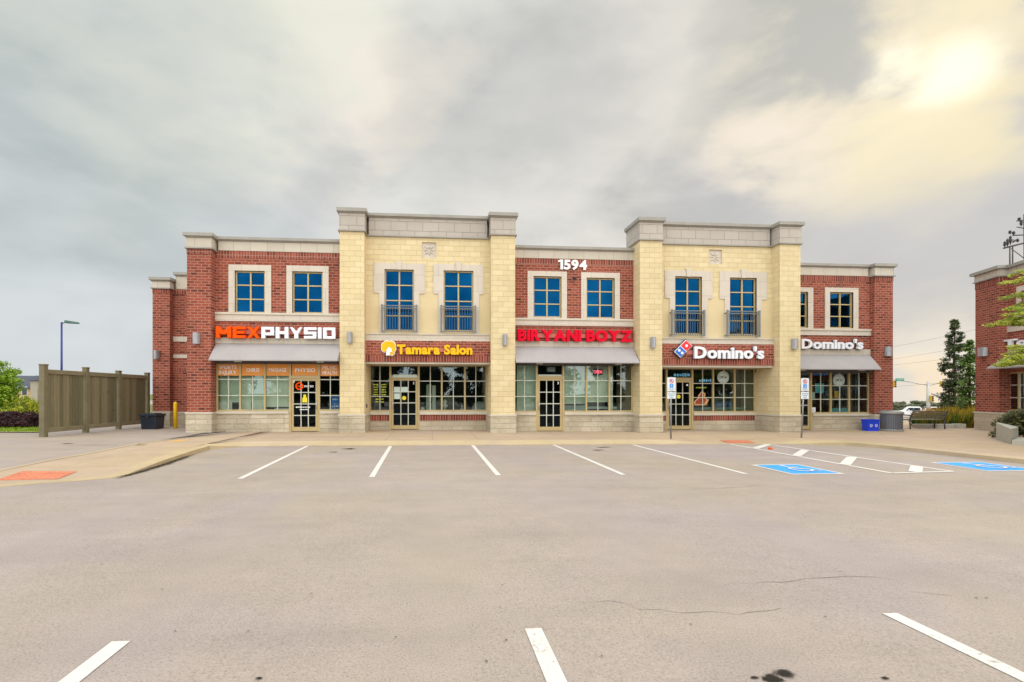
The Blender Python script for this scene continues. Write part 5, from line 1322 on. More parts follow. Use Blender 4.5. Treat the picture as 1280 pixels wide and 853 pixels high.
mb.add([(x-w*.93,y-.28,z),(x+w*.93,y-.28,z),(x+w*.93,y+.28,z),(x-w*.93,y+.28,z),(x-w,y-.32,z+.52),(x+w,y-.32,z+.52),(x+w,y+.32,z+.52),(x-w,y+.32,z+.52)], [(0,3,2,1),(4,5,6,7),(0,1,5,4),(1,2,6,5),(2,3,7,6),(3,0,4,7)])
mb.build('box_body', M['navy'], bxp, bevel=.03)
mb = MB(); mb.box(x-w-.03, x+w+.03, y-.36, y+.36, z+.525, z+.60); mb.box(x-w+.1, x+w-.1, y-.28, y+.28, z+.60, z+.635); mb.build('lid', M['navy'], bxp, bevel=.025)
mb = MB(); mb.box(x-.06, x+.06, y-.38, y-.36, z+.46, z+.56); mb.build('latch', M['sigblack'], bxp)
c = G(219.3, 535.8, SW); c.y = min(c.y, YB2-.35)
mb = MB(); mb.lathe(c, [(.075,0),(.075,1.02),(.065,1.06),(.03,1.09)], 18); bo = mb.build('bollard', M['bollard'], loc=c); tag(bo, 'yellow steel bollard in front of the set-back brick wall', 'bollard')
# right: litter bin and recycling box
c = G(1113, 538.6, SW); x, y, z = c
lb = empty('litter_bin', c, 'round grey slatted litter bin at the right end of the long building', 'litter bin')
mb = MB(); mb.lathe(c, [(.37,.05),(.37,.72)], 28); mb.build('liner', M['sigblack'], lb)
mb = MB()
for i in range(34):
    t = 2*math.pi*i/34; d = Vector((math.cos(t), math.sin(t), 0)); s = Vector((-d.y, d.x, 0)); mb.obox(c+d*.405+Vector((0,0,.40)), s*.034, d*.014, Vector((0,0,.35)))
mb.build('slats', M['binbody'], lb)
mb = MB(); mb.lathe(c, [(.44,0),(.46,.02),(.46,.07),(.43,.08)], 28); mb.build('foot_ring', M['binlid'], lb)
mb = MB(); mb.lathe(c, [(.43,.74),(.46,.75),(.46,.82),(.43,.85),(.26,.90),(.25,.86)], 28); mb.build('lid', M['binlid'], lb)
c = G(1087.5, 538.8, SW); x, y, z = c
rb = empty('recycling_box', c, 'bright blue plastic recycling box beside the litter bin', 'recycling box')
mb = MB(); w = .27; mb.add([(x-w*.93,y-.16,z),(x+w*.93,y-.16,z),(x+w*.93,y+.12,z),(x-w*.93,y+.12,z),(x-w,y-.18,z+.5),(x+w,y-.18,z+.5),(x+w,y+.14,z+.5),(x-w,y+.14,z+.5)], [(0,3,2,1),(0,1,5,4),(1,2,6,5),(2,3,7,6),(3,0,4,7)])
o_ = mb.build('box_body', M['bluebox'], rb); md = o_.modifiers.new('s', 'SOLIDIFY'); md.thickness = .012
mb = MB(); 
for (xa, xb, ya, yb) in ((x-w-.02,x+w+.02,y-.205,y-.175), (x-w-.02,x+w+.02,y+.13,y+.16), (x-w-.02,x-w+.01,y-.175,y+.13), (x+w-.01,x+w+.02,y-.175,y+.13)): mb.box(xa, xb, ya, yb, z+.455, z+.505)
mb.build('rim', M['bluebox'], rb, bevel=.01)
for k, dx in enumerate((-.12, .12)):
    mb = MB()
    for i in range(3):
        t = math.radians(90+120*i); t2 = t+math.radians(80)
        A = Vector((x+dx+.055*math.cos(t), z+.24+.055*math.sin(t))); B_ = Vector((x+dx+.055*math.cos(t2), z+.24+.055*math.sin(t2))); d = (B_-A).normalized(); nn = Vector((-d.y, d.x))*.013
        mb.prism([tuple(A-nn), tuple(B_-nn), tuple(B_+d*.018), tuple(B_+nn), tuple(A+nn)], (0, y-.178, 0), (1,0,0), (0,0,1), (0,-.004-.001*i,0))
    mb.build('recycling_mark', M['white'], rb)

# ================================================================== PARKING SIGNS
def parking_sign(bpx, bpy_, tpx, y0, y1, y2, label, lean=0.0):
    b = G(bpx, bpy_, SW); d = b.y*CT+b.x*ST
    S = empty('parking_sign', b, label, 'sign', 'accessible parking signs on posts')
    top = P3(tpx, y0-.5, d); top.y = b.y
    mb = MB(); mb.tube(b, top, .028, n=10); mb.build('post', M['steel'], S)
    w = .15; Yq = b.y-.035
    def zz(py): return H+(HY-py)*d/F
    cx = top.x
    mb = MB(); mb.box(cx-w, cx+w, Yq-.006, Yq, zz(y1), zz(y0)); pl = mb.build('sign_plate', M['plate'], S, bevel=.004, seg=1)
    mb = MB(); mb.box(cx-w, cx+w, Yq-.006, Yq, zz(y2), zz(y1)-.03); pl2 = mb.build('lower_plate', M['plate'], S, bevel=.004, seg=1)
    h = zz(y0)-zz(y1)
    cz = zz(y0)-h*.26
    mb = disc(MB(), cx, cz, .085, Yq-.007, .003, 24, r0=.066); A = Vector((cx-.05, cz+.05)); C_ = Vector((cx+.05, cz-.05)); nn = Vector((.008,.008)); mb.prism([tuple(A-nn), tuple(C_-nn), tuple(C_+nn), tuple(A+nn)], (0,Yq-.0085,0), (1,0,0), (0,0,1), (0,-.004,0)); mb.build('prohibition_ring', M['signred'], pl)
    text3d(pl, 'P', cx-.03, cx+.03, cz-.04, cz+.04, Yq-.0065, .002, M['sigblack'], .02, single='letter')
    cz2 = zz(y0)-h*.62; s = .115
    mb = MB(); mb.box(cx-s/2-.01, cx+s/2+.01, Yq-.010, Yq-.0065, cz2-s/2-.005, cz2+s/2+.01); mb.build('blue_square', M['signblue'], pl)
    mb = MB(); isa(mb, Vector((cx-s/2, Yq-.012, cz2-s/2)), Vector((s,0,0)), Vector((0,0,s)), 0)
    for i, v in enumerate(mb.v): v.y = Yq-.0115
    mb.build('wheelchair_symbol', M['white'], pl)
    def bars(par, x0, x1, z0, z1, nm):
        mb = MB(); x = x0; rnd = random.Random(int(z0*100))
        while x < x1-.008: w_ = rnd.uniform(.012, .035); mb.box(x, min(x1, x+w_), Yq-.0085, Yq-.0065, z0, z1); x += w_+.008
        mb.build(nm, M['greytext'], par)
    bars(pl, cx-.11, cx+.11, zz(y0)-h*.86, zz(y0)-h*.81, 'lettering'); bars(pl, cx-.06, cx+.06, zz(y0)-h*.95, zz(y0)-h*.91, 'lettering')
    h2 = zz(y1)-.03-zz(y2); tz = zz(y1)-.03
    for i in range(3): bars(pl2, cx-.12+.03*i, cx+.12-.03*i, tz-h2*(.34+.27*i), tz-h2*(.20+.27*i), 'lettering')
    return S
parking_sign(838.6, 548.6, 838.6, 472, 489.4, 498.6, 'accessible parking sign on a post in front of the right raised bay')
parking_sign(1001.8, 547.4, 1005.4, 473, 489, 499, 'slightly leaning accessible parking sign at the right end of the long building')

# ================================================================== PLANTS
def leaves(mb, c, rad, n, size, rnd, flat=.0, shape=None):
    for i in range(n):
        while True:
            p = Vector((rnd.uniform(-1,1), rnd.uniform(-1,1), rnd.uniform(-1,1)))
            if p.length < 1: break
        p = p*(.55+.45*rnd.random()/max(.35, p.length)) if p.length > .1 else p
        if p.length > 1: p.normalize()
        q = Vector(c)+Vector((p.x*rad[0], p.y*rad[1], p.z*rad[2]))
        a = Vector((rnd.gauss(0,1), rnd.gauss(0,1), rnd.gauss(0,1)*(1-flat))).normalized(); b = a.orthogonal().normalized(); s = size*rnd.uniform(.6, 1.3)
        mb.v += [q-a*s, q+b*s*.55, q+a*s, q-b*s*.55]; k = len(mb.v); mb.f.append((k-4, k-3, k-2, k-1)); mb.sm.append(False)
def tree(name, base, trunk_h, crown_c, crown_r, nclump, per, size, leaf, label, cat, seed, group=None, csize=.32, trunk_r=.12, cone=False, part='crown', skip=0.0):
    rnd = random.Random(seed); base = Vector(base); T = empty(name, base, label, cat, group)
    cc = base+Vector(crown_c); mb = MB(); cl = []
    for i in range(nclump):
        while True:
            p = Vector((rnd.uniform(-1,1), rnd.uniform(-1,1), rnd.uniform(-1,1)))
            if p.length < 1: break
        if cone:
            h = rnd.random()**1.15; wv = min(1, (1-h)*2.6)**.8*(.72+.28*rnd.random())*(1 if h > .08 else .75); a = rnd.uniform(0, 6.283); rr = wv*math.sqrt(rnd.uniform(.15, 1)) ; p = Vector((math.cos(a)*rr, math.sin(a)*rr, -1+2*h))
        q = cc+Vector((p.x*crown_r[0], p.y*crown_r[1], p.z*crown_r[2])); cl.append(q)
        r = csize*min(crown_r[0], crown_r[2])*rnd.uniform(.6, 1.25)
        if cone: r *= (.55+.6*(1-h))
        leaves(mb, q, (r*1.15, r*1.15, r*.8), per, size, rnd)
    mb.build(part, M[leaf], T, recalc=False)
    t = MB(); top = cc-Vector((0,0,crown_r[2]*.2)) if not cone else cc+Vector((0,0,crown_r[2]*.8))
    pts = [base-Vector((0,0,.1)), base+Vector((rnd.uniform(-.05,.05),0,trunk_h*.6)), base.lerp(top, .5) , top]
    rs = [trunk_r*1.25, trunk_r, trunk_r*.7, trunk_r*.25]
    for a, b, r0, r1 in zip(pts, pts[1:], rs, rs[1:]): t.tube(a, b, r0, r1, 9)
    for q in cl[:14]:
        s = base.lerp(top, rnd.uniform(.35, .9)); t.tube(s, q, trunk_r*.28, trunk_r*.08, 6, caps=False)
    t.build('trunk', M['bark'], T)
    return T
# left: bright tree, purple hedge, lime shrubs
def gnd(px, d):
    p = P3(px, 493, d); return Vector((p.x, p.y, zg(p.x, p.y)+.1))
tree('leafy_tree', gnd(-9, 27), 1.2, (0,0,2.0), (1.1,1.1,1.3), 80, 130, .055, 'leaf_bright', 'bright green leafy tree at the left edge behind the purple hedge', 'tree', 11, csize=.36, trunk_r=.09)
def shrub(name, base, rad, nclump, per, size, leaf, label, cat='shrub', seed=1, group=None, csize=.35):
    rnd = random.Random(seed); mb = MB(); base = Vector(base)
    for i in range(nclump):
        a = rnd.uniform(0, 6.283); rr = math.sqrt(rnd.random()); h = rnd.uniform(.1, 1)
        w = math.sqrt(max(0, 1-(h*.92)**2)) ; q = base+Vector((math.cos(a)*rr*w*rad[0], math.sin(a)*rr*w*rad[1], h*rad[2]*.88))
        leaves(mb, q, (rad[0]*csize*.8, rad[1]*csize*.8, rad[2]*csize*.7), per, size, rnd)
    S = empty(name, base, label, cat, group); mb.build('foliage', M[leaf], S, recalc=False)
    t = MB()
    for i in range(7): t.tube(base+Vector((rnd.uniform(-.12,.12)*rad[0], rnd.uniform(-.12,.12)*rad[1], -.05)), base+Vector((rnd.uniform(-.6,.6)*rad[0], rnd.uniform(-.6,.6)*rad[1], rad[2]*.7)), .02, .008, 6)
    t.build('stems', M['bark'], S); return S
hb = G(6, 536.5, SW); 
shrub('purple_hedge', (hb.x-.1, hb.y+.6, hb.z-.05), (1.5,.7,.72), 90, 130, .035, 'leaf_purple', 'dark purple low hedge mound on the verge at the left edge', 'hedge', 4, csize=.28)
for i, (px, d, rx, h_, lab) in enumerate(((10,27.5,.9,1.15,'lime green shrub behind the purple hedge, nearest the tree'), (27,27,.95,1.25,'rounded yellow-green shrub behind the right end of the purple hedge'), (43,27.5,.9,.95,'low yellow-green shrub touching the wooden fence post in view'))):
    shrub('lime_shrub', gnd(px, d), (rx,.8,h_), 40, 70, .045, 'leaf_lime' if i else 'leaf_bright', lab, 'shrub', 20+i, 'shrubs behind the purple hedge')
# verge grass blades
mb = MB(); rnd = random.Random(5)
for i in range(14000):
    x = va_.x-rnd.random()*8.5; y = va_.y+.05+(va_.x-x)*.06+rnd.random()**1.6*10; z = zg(x, y)+SW+.03; a = rnd.uniform(0, 3.14); u = Vector((math.cos(a), math.sin(a), 0))*.012; h = rnd.uniform(.04, .09)
    mb.v += [Vector((x,y,z))-u, Vector((x,y,z))+u, Vector((x+rnd.uniform(-.03,.03), y+rnd.uniform(-.03,.03), z+h))]; k = len(mb.v); mb.f.append((k-3, k-2, k-1)); mb.sm.append(False)
tag(mb.build('grass', M['grass'], recalc=False), 'bright green mown grass on the verge behind the drive', 'grass', kind='stuff')
# lamp standard far left
b = gnd(77, 40); LPz = H+(HY-403)*40/F
lp = empty('street_lamp', b, 'tall blue lamp post with one arm rising behind the fence', 'street lamp')
mb = MB(); mb.tube(b, (b.x, b.y, LPz), .09, .065, 12); mb.build('pole', M['plight'], lp)
mb = MB(); mb.tube((b.x, b.y, LPz-.1), (b.x+.45, b.y, LPz+.02), .04, .04, 8); mb.build('arm', M['plight'], lp)
mb = MB(); mb.add([(b.x+.35,b.y-.22,LPz-.08),(b.x+1.35,b.y-.16,LPz-.12),(b.x+1.35,b.y+.16,LPz-.12),(b.x+.35,b.y+.22,LPz-.08),(b.x+.35,b.y-.2,LPz+.16),(b.x+1.3,b.y-.12,LPz+.02),(b.x+1.3,b.y+.12,LPz+.02),(b.x+.35,b.y+.2,LPz+.16)], [(0,3,2,1),(4,5,6,7),(0,1,5,4),(1,2,6,5),(2,3,7,6),(3,0,4,7)])
mb.build('lamp_head', M['lampglass'], lp, bevel=.03)
# far house
d = 80; hx0, hx1 = P3(-45,493,d), P3(62,493,d); hz = zg(-40, 60)
hs = empty('apartment_house', ((hx0.x+hx1.x)/2, hx0.y+4, hz), 'distant beige two-storey house with a dark hipped roof beyond the lime shrubs', 'house')
ze = H+(HY-485.6)*d/F; zr = H+(HY-473)*d/F; y0 = hx0.y; y1 = y0+9
mb = MB(); mb.box(hx0.x, hx1.x, y0, y1, hz-.3, ze); mb.build('wall', M['housewall'], hs)
mb = MB(); xa, xb = hx0.x-.5, hx1.x+.5
mb.add([(xa,y0-.5,ze),(xb,y0-.5,ze),(xb,y1+.5,ze),(xa,y1+.5,ze),(xa+4,y0+4.5,zr+.6),(xb-4,y0+4.5,zr+.6)], [(0,3,2,1),(0,1,5,4),(1,2,5),(2,3,4,5),(3,0,4)]); mb.build('roof', M['roof'], hs)
cxx = P3(41.5,493,d).x
mb = MB(); mb.box(cxx-.55, cxx+.55, y0-.8, y0+.5, hz-.3, ze+1.3); mb.build('stair_bay', M['housegrey'], hs)
mb = MB(); mb.add([(cxx-.9,y0-1.2,ze+1.3),(cxx+.9,y0-1.2,ze+1.3),(cxx+.9,y0+1,ze+1.3),(cxx-.9,y0+1,ze+1.3),(cxx,y0-.2,ze+2.2)], [(0,3,2,1),(0,1,4),(1,2,4),(2,3,4),(3,0,4)]); mb.build('bay_roof', M['roof'], hs)
for px in (-30,-12,6,26,47.5,57):
    for py in (489, 502):
        p = P3(px, py, d); mb = MB(); mb.box(p.x-.45, p.x+.45, y0-.04, y0+.1, p.z-.75, p.z+.75); w = mb.build('window', M['white'], hs)
        mb = MB(); mb.box(p.x-.38, p.x+.38, y0-.06, y0-.045, p.z-.68, p.z+.68); mb.build('pane', M['vglass'], w)
# far tree lines as individual trees
def wood(name, spots, label):
    rnd = random.Random(60); mb = MB()
    for px, d_, h_, r_ in spots:
        b = gnd(px, d_); b.z = zg(b.x, b.y)
        for i in range(22):
            a = rnd.uniform(0, 6.283); rr = math.sqrt(rnd.random()); hh = rnd.uniform(.15, .92); w = math.sqrt(1-(hh*.85)**2)
            leaves(mb, b+Vector((math.cos(a)*rr*w*r_, math.sin(a)*rr*w*4, hh*h_)), (r_*.34, 1.6, h_*.16), 75, .5, rnd)
    return tag(mb.build(name, M['leaf_far'], recalc=False), label, 'trees', kind='stuff')
wood('distant_wood', ((1116,262,4.6,6),(1126,268,5.6,7),(1137,262,4.9,6),(1149,270,6.4,6),(1160,262,5.4,6),(1171,262,5.6,7),(1182,264,5.6,7),(1193,262,6,7),(1205,262,6,7),(1104,262,5,7),(1092,262,5.4,7),(1080,262,5,7),(1068,262,5.6,7),(1056,262,5,7),(1044,262,5.2,7),(1032,262,5,7)), 'far-off wood along the skyline between the two buildings')
wood('distant_wood', ((-40,140,7,5),(-15,150,8,5)), 'far-off trees at the left edge of the skyline')
# columnar trees at right
b = gnd(1193, 30); b.z = zg(b.x, b.y)+.1
tree('columnar_tree', b, 1.0, (0,0,3.35), (.66,.66,3.15), 170, 80, .065, 'leaf_dark', 'tall dark upright tree with an open pointed top between the two buildings', 'tree', 31, cone=True, csize=.44, trunk_r=.09)
b = gnd(1212, 28); b.z = zg(b.x, b.y)+.1
tree('columnar_tree', b, .8, (0,0,2.55), (.60,.6,2.35), 120, 75, .06, 'leaf_mid', 'shorter green upright tree against the brick pier of the right-edge building', 'tree', 32, cone=True, csize=.48, trunk_r=.08)
# ornamental grasses bed
def tuft(name, base, h, r, n, leaf, label, seed, group):
    rnd = random.Random(seed); mb = MB(); base = Vector(base)
    for i in range(n):
        a = rnd.uniform(0, 6.283); rr = r*rnd.random(); hh = h*rnd.uniform(.6, 1.05); p0 = base+Vector((math.cos(a)*rr*.35, math.sin(a)*rr*.35, 0)); p2 = base+Vector((math.cos(a)*rr, math.sin(a)*rr, hh)); u = Vector((-math.sin(a+.8), math.cos(a+.8), 0))*.012
        p1 = p0.lerp(p2, .6)+Vector((0,0,hh*.12)); mb.add([p0-u, p0+u, p1+u, p2, p1-u], [(0,1,2,3,4)])
    return tag(mb.build(name, M[leaf], loc=base, recalc=False), label, 'grass plant', group)
k = 0; rnd = random.Random(9)
GL = ['golden ornamental grass clump in the planting bed behind the bench']
for row, (d_, h_) in enumerate(((23.6,.78), (24.4,.95), (25.2,1.05))):
    for px in range(1146+row*3, 1222, 7):
        b = gnd(px+rnd.uniform(-2,2), d_); b.z = zg(b.x, b.y)+SW
        leaf = 'leaf_orange' if px < 1170 and row else ('leaf_gold' if row or px % 2 else 'leaf_mid')
        hh = h_*rnd.uniform(.85, 1.1)*(.85 if px < 1160 else 1)
        tuft('ornamental_grass', b, hh, .42, 150, leaf, {'leaf_orange': 'tan feathery grass clump in the bed behind the bench', 'leaf_gold': 'golden yellow grass clump in the bed between bench and brick pier', 'leaf_mid': 'green grass clump at the front of the bed behind the bench'}[leaf], k, 'ornamental grass clumps in the bed'); k += 1
bed = MB(); p0_, p1_ = gnd(1143, 23.2), gnd(1204, 23.2)
zz0 = zg(p0_.x, p0_.y)
def kerbstone(pa, pb, h, w, label, name='planter_kerb'):
    dd = (pb-pa); dd.z = 0; Ln = dd.length; dd.normalize(); nn = Vector((-dd.y, dd.x, 0)); mid = (pa+pb)/2; z = zg(mid.x, mid.y)+SW
    mb = MB(); mb.obox(Vector((mid.x, mid.y, z+h/2-.02)), dd*Ln/2, nn*w/2, Vector((0,0,h/2+.02)))
    return tag(mb.build(name, M['planter'], loc=(mid.x, mid.y, z), bevel=.02), label, 'planter')
kerbstone(p0_, gnd(1191, 23.2), .20, .25, 'low pale concrete planter edge behind the bench'); kerbstone(gnd(1191.6, 23.2), gnd(1204, 23.2), .22, .3, 'short concrete planter block right of the bench')
# bench
b = G(1155, 536.2, SW); x, y, z = b
BN = empty('park_bench', b, 'dark iron bench with slatted back facing away in front of the grass bed', 'bench')
w = .88
mb = MB()
for i in range(5): mb.box(x-w, x+w, y-.05-.0+(.09*i)-.10, y+.02+.09*i-.10, z+.42, z+.45)
mb.build('seat', M['bench'], BN)
mb = MB()
for i in range(5): zq = z+.50+.075*i; yq = y-.18-.03*i; mb.box(x-w, x+w, yq-.012, yq+.012, zq, zq+.055)
mb.build('backrest', M['bench'], BN)
for sx in (-1, 1):
    mb = MB(); xx = x+sx*w
    mb.tube((xx,y-.17,z), (xx,y-.14,z+.44), .028, n=8); mb.tube((xx,y-.14,z+.44), (xx,y-.32,z+.88), .026, n=8); mb.build('leg', M['bench_iron'], BN)
    mb = MB(); mb.tube((xx,y+.30,z), (xx,y+.28,z+.66), .028, n=8); mb.build('leg', M['bench_iron'], BN)
    mb = MB(); mb.tube((xx,y-.22,z+.64), (xx,y+.30,z+.66), .025, n=8); mb.tube((xx,y-.14,z+.42), (xx,y+.29,z+.42), .022, n=8); mb.build('armrest', M['bench_iron'], BN)
# planter with shrub at right front
pc_ = G(1246, 552, SW)
pa = G(1245, 549.5, SW); pb_ = G(1264, 555.5, SW); pd = G(1330, 556.5, SW)
PH = .62
CP = empty('concrete_planter', pa, 'angular concrete planter corner with a low edging at the right edge, holding a dark shrub', 'planter')
lowz = pa.z
def slab(pts, hts, name):
    n = len(pts); mb = MB(); mb.add([Vector((p.x, p.y, lowz-.06)) for p in pts]+[Vector((p.x, p.y, lowz+h)) for p, h in zip(pts, hts)], [tuple(reversed(range(n))), tuple(range(n, 2*n))]+[(i, (i+1) % n, n+(i+1) % n, n+i) for i in range(n)])
    mb.build(name, M['planter'], CP, bevel=.015)
q1, q2 = G(1273, 551, SW), G(1256, 545.5, SW)
slab([pa, pb_, q1, q2], [.60,.50,.47,.58], 'corner_block')
e0, e1 = G(1264.5, 555.8, SW), G(1345, 560, SW); e2, e3 = G(1345, 557, SW), G(1272, 552.8, SW)
slab([e0, e1, e2, e3], [.16,.16,.16,.16], 'edging')
b0_, b1_ = G(1250, 543, SW), G(1345, 543, SW); slab([b0_, G(1345, 545, SW), b1_, G(1252, 541.6, SW)], [.16]*4, 'edging')
cen = G(1281, 550, SW)
shrub('low_shrub', (cen.x+.32, cen.y+.1, lowz+.02), (1.15,.75,1.02), 90, 110, .05, 'leaf_shrub', 'dense olive green shrub filling the planter at the right edge', 'shrub', 41, csize=.3)
# tree whose branches hang in from the right
tb = P3(1345, 493, 13.5); tb.z = zg(tb.x, tb.y)+SW
TR = empty('overhanging_tree', tb, 'yellow-green tree reaching its branches in from the right edge', 'tree')
t = MB(); t.tube(tb-Vector((0,0,.1)), tb+Vector((0,0,1.6)), .10, .08, 10); t.tube(tb+Vector((0,0,1.6)), tb+Vector((.1,0,4.6)), .08, .03, 8)
lm = MB(); rnd = random.Random(77)
sprays = [(1245,458,1275,450,.3),(1252,452,1283,438,.32),(1262,447,1290,432,.28),(1246,405,1276,392,.35),(1255,402,1286,395,.35),(1264,386,1290,375,.32),(1262,392,1290,388,.3),(1270,372,1295,362,.3),(1265,352,1290,345,.3),(1258,371,1290,360,.18),(1272,341,1300,335,.22),(1272,402,1300,405,.3),(1268,434,1295,440,.26)]
for (xa, ya, xb, yb, dens) in sprays:
    pa_, pb2 = P3(xa, ya, 13.2+rnd.uniform(-.4,.4)), P3(xb+15, yb, 13.5)
    t.tube(Vector((tb.x, tb.y, max(tb.z+1.4, pb2.z-.5))), pb2, .03, .018, 6, caps=False); t.tube(pb2, pa_, .016, .004, 5, caps=False)
    for i in range(11):
        q = pa_.lerp(pb2, i/10)+Vector((rnd.uniform(-.08,.08), rnd.uniform(-.25,.25), rnd.uniform(-.05,.03)))
        leaves(lm, q, (.15,.20,.055+.03*rnd.random()), int(110*dens*2), .036, rnd, .5)
for i in range(130):
    a = rnd.uniform(0, 6.283); rr = rnd.uniform(.2, 1.25); q = tb+Vector((math.cos(a)*rr+.55, math.sin(a)*rr, rnd.uniform(1.9, 4.8))); leaves(lm, q, (.3,.3,.12), 60, .035, rnd, .5)
t.build('trunk', M['bark'], TR); lm.build('crown', M['leaf_lime'], TR, recalc=False)

# ================================================================== STREET BEYOND
def vehicle(name, c, ang, label, cat, suv):
    T = empty(name, c, label, cat, rz=ang, local=True, group='white vehicles on the street')
    W = .95
    if suv: prof = [(-2.5,.45),(-2.5,1.0),(-2.3,1.05),(-1.55,1.15),(-.95,1.75),(-.6,1.85),(2.0,1.85),(2.35,1.2),(2.45,1.0),(2.45,.45)]
    else: prof = [(-2.9,.5),(-2.9,1.05),(-2.7,1.15),(-1.35,1.22),(-.75,1.85),(-.5,1.92),(.9,1.92),(1.15,1.25),(2.9,1.25),(2.95,.55)]
    mb = MB(); mb.prism(prof[::-1], (0,-W,0), (1,0,0), (0,0,1), (0,2*W,0)); mb.build('body', M['truck'], T, bevel=.08, seg=3)
    for s in (-1, 1):
        for (a, b) in (((-.95,.0),(.05,.85)) if not suv else ((-.9,.05),(.15,1.0),(1.1,1.95))):
            g = MB(); z0, z1 = 1.25, 1.75
            sl = .35 if a < -.5 else 0
            g.prism([(a-.05,z0),(b,z0),(b,z1),(a+sl,z1)], (0,s*(W+.003),0), (1,0,0), (0,0,1), (0,s*.012,0)); g.build('side_window', M['vglass'], T)
    for wx in ((-1.9,1.9) if not suv else (-1.55,1.55)):
        for s in (-1, 1):
            mb = MB(); mb.tube((wx,s*(W-.22),.38), (wx,s*(W+.02),.38), .38, n=20); wh = mb.build('wheel', M['tyre'], T)
            mb = MB(); mb.tube((wx,s*(W+.0),.38), (wx,s*(W+.035),.38), .23, n=16); mb.build('rim', M['chromed'], wh)
    for s in (-1, 1):
        mb = MB(); mb.box(-2.93 if not suv else -2.53, -2.7 if not suv else -2.3, s*.62-.17, s*.62+.17, .88, 1.02); mb.build('headlight', M['vglass'], T)
        mb = MB(); mb.box(-.75, -.55, s*(W+.02), s*(W+.2), 1.22, 1.4); mb.build('mirror', M['truck'], T)
    return T

va = math.radians(-40)
for px, d_, suv, lab in ((1141, 84, False, 'white pickup truck on the street beyond the bench, nose to the left'), (1168, 92, True, 'white van-like vehicle partly hidden behind the traffic pole')):
    c = gnd(px, d_); c.z = zg(c.x, c.y)
    vehicle('pickup_truck' if not suv else 'white_van', c, va if not suv else va+.1, lab, 'truck' if not suv else 'van', suv)
# traffic signal
b = gnd(1160.3, 78); b.z = zg(b.x, b.y); d = 78
def at(px, py, dd=78): return P3(px, py, dd)
TS_ = empty('traffic_signal', b, 'pale concrete traffic signal pole with two long arms beside the street', 'traffic signal')
mb = MB(); mb.tube(b, at(1160.3, 477), .30, .20, 12); mb.build('pole', M['conc_pole'], TS_)
for pts in (((1160,481.5),(1148,480),(1136,477.5),(1117,475)), ((1160,482.5),(1166,481),(1172,479.5),(1180,478.5))):
    mb = MB()
    for a, q in zip(pts, pts[1:]): mb.tube(at(*a), at(*q), .075, .06, 8)
    mb.build('arm', M['lamp'], TS_)
def sighead(px, py, h, dd, parent=TS_):
    c = at(px, py, dd); mb = MB(); mb.box(c.x-.22, c.x+.22, c.y-.15, c.y+.15, c.z-h/2, c.z+h/2); o = mb.build('signal_head', M['sigyel'], parent, bevel=.03)
    l = MB()
    for k in (-1, 0, 1): l.tube((c.x, c.y-.16, c.z+k*h*.31), (c.x, c.y-.26, c.z+k*h*.31), .12, .13, 12)
    l.build('signal_lens', M['sigblack'], o)
sighead(1164.5, 498.5, 1.0, 77.5); sighead(1118, 480.5, 1.1, 77.5); sighead(1177, 480, .9, 77.5)
c0, c1 = at(1119.5, 473.2, 77), at(1131, 476.6, 77)
mb = MB(); mb.box(c0.x, c1.x, c0.y-.03, c0.y+.03, c1.z, c0.z); o = mb.build('street_name_sign', M['green'], TS_)
mb = MB(); mb.box(c0.x+.25, c1.x-.2, c0.y-.05, c0.y-.035, c1.z+.18, c0.z-.18); mb.build('sign_lettering_band', M['conc_pole'], o)
mb = MB(); mb.tube(at(1168, 493.5, 76), at(1180, 501, 76), .16, .12, 8); mb.tube(at(1168, 493.5, 76), at(1164.5, 492.5, 76), .12, .12, 8); mb.build('signal_bracket', M['lamp'], TS_)
# utility pole behind the corner building with wires running left
b = gnd(1284, 44); b.z = zg(b.x, b.y); d = 44
UP = empty('utility_pole', b, 'dark utility pole with cross-arms and insulators above the roof of the right-edge building', 'utility pole')
def au(px, py, off=0): p = P3(px, py, 44); p.y += off; return p
mb = MB(); mb.tube(b, au(1281.5, 268), .17, .12, 12); mb.build('pole', M['wood_pole'], UP)
mb = MB(); mb.tube(au(1254.5, 310.5), au(1300, 299), .075, .075, 8); mb.build('cross_arm', M['wood_pole'], UP)
mb = MB(); mb.tube(au(1266, 294.5), au(1298, 293), .055, .055, 8); mb.build('cross_arm', M['wood_pole'], UP)
mb = MB(); mb.tube(au(1271, 276.5), au(1294, 275), .05, .05, 8); mb.build('cross_arm', M['wood_pole'], UP)
mb = MB(); mb.tube(au(1262.3, 309), au(1262.3, 332), .05, n=8); mb.tube(au(1265.8, 308), au(1265.8, 332), .05, n=8); mb.tube(au(1264, 311), au(1280, 323), .035, n=6); mb.build('support_rods', M['wood_pole'], UP)
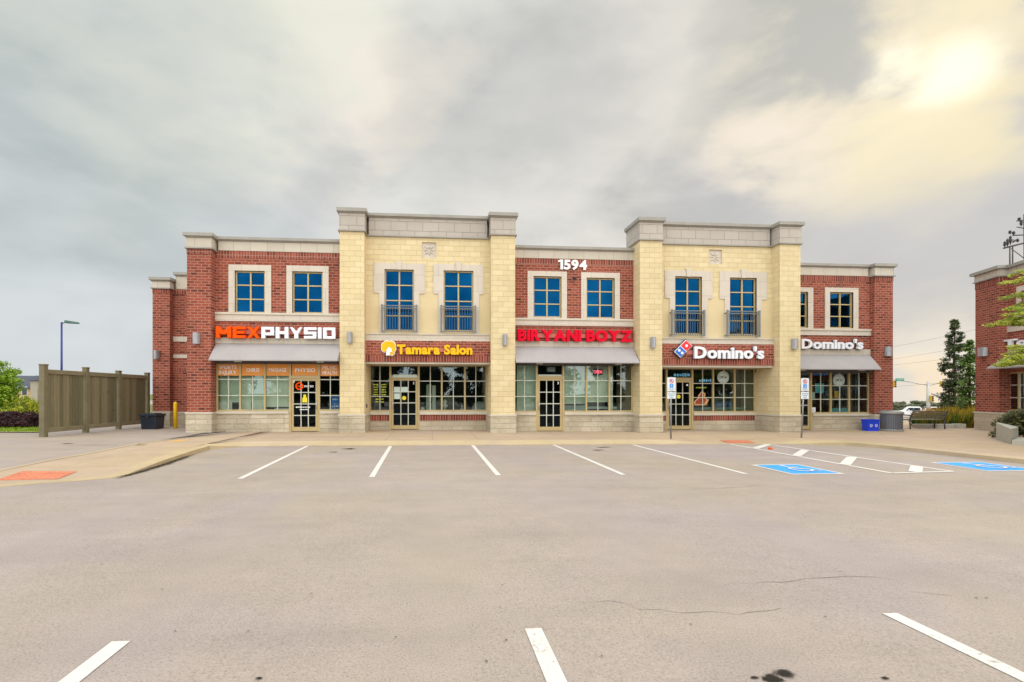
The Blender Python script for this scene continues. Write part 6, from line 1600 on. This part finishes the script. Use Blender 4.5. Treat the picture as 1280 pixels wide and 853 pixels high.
for (px, py, h) in ((1256,309,9),(1259.5,308,12),(1263,306,14),(1267,294,6),(1262.5,293,6),(1274,276,5),(1276.5,283,10),(1272,303,5),(1290,300,8)):
    mb = MB(); c = au(px, py); hh = h/600*44*.8; mb.lathe(c, [(.04,0),(.04,hh*.2),(.13,hh*.25),(.06,hh*.4),(.14,hh*.5),(.06,hh*.65),(.12,hh*.75),(.03,hh)], 10); mb.build('insulator', M['sigblack'], UP)
mb = MB(); mb.tube(au(1259,303), au(1267,300), .05, n=6); mb.tube(au(1266,303), au(1272,299), .07, n=6); mb.tube(au(1271,284), au(1282,286), .04, n=6); mb.build('switch_gear', M['sigblack'], UP)
for i, (a, q) in enumerate((((1112,428),(1281,398)), ((1112,443),(1281,420)), ((1112,450),(1281,436)), ((1112,477),(1281,468)))):
    A, B_ = P3(*a, 75), P3(*q, 62); A2_ = A+(A-B_)*1.5
    mb = MB(); n = 12; P = [B_.lerp(A2_, k/n)-Vector((0,0,.9*math.sin(math.pi*k/n))) for k in range(n+1)]
    for u, v in zip(P, P[1:]): mb.tube(u, v, .012, n=5, caps=False)
    tag(mb.build('power_line', M['sigblack'], loc=B_), ['highest of the power lines between the two buildings','second power line from the top between the two buildings','third power line from the top between the two buildings','lowest power line, level with the traffic signal arms'][i], 'cable', 'power lines between the buildings')

# ================================================================== BEHIND THE PHOTOGRAPHER (seen mirrored in the shop glass)
for i, (x, y, h, r, cone) in enumerate(((-34,-24,8,3.2,False),(-24,-21,6.5,2.6,False),(-13,-22,7.5,2.4,True),(-6,-19,8.5,2.2,True),(5,-24,7,2.3,True),(11,-20,8.5,2.0,True),(15.5,-24,8,3.0,False),(22,-21,8.5,2.2,True),(-1,-27,5.5,2.8,False),(-18,-26,8,3.2,False),(-29,-27,8,3.2,False),(35,-27,8,3.4,False),(30,-21,6.5,2.6,False),(40,-26,8,3.2,False))):
    tree('roadside_tree', (x, y, zg(x, y)), 1.5, (0,0,h*.56), (r,r,h*.46), 80, 90, .20, 'leaf_back', ['broad dark tree behind the photographer, mirrored in the shop windows','pointed dark evergreen behind the photographer, mirrored in the shop windows'][cone], 'tree', 100+i, 'trees mirrored in the shop windows', csize=.42, cone=cone, trunk_r=.15)
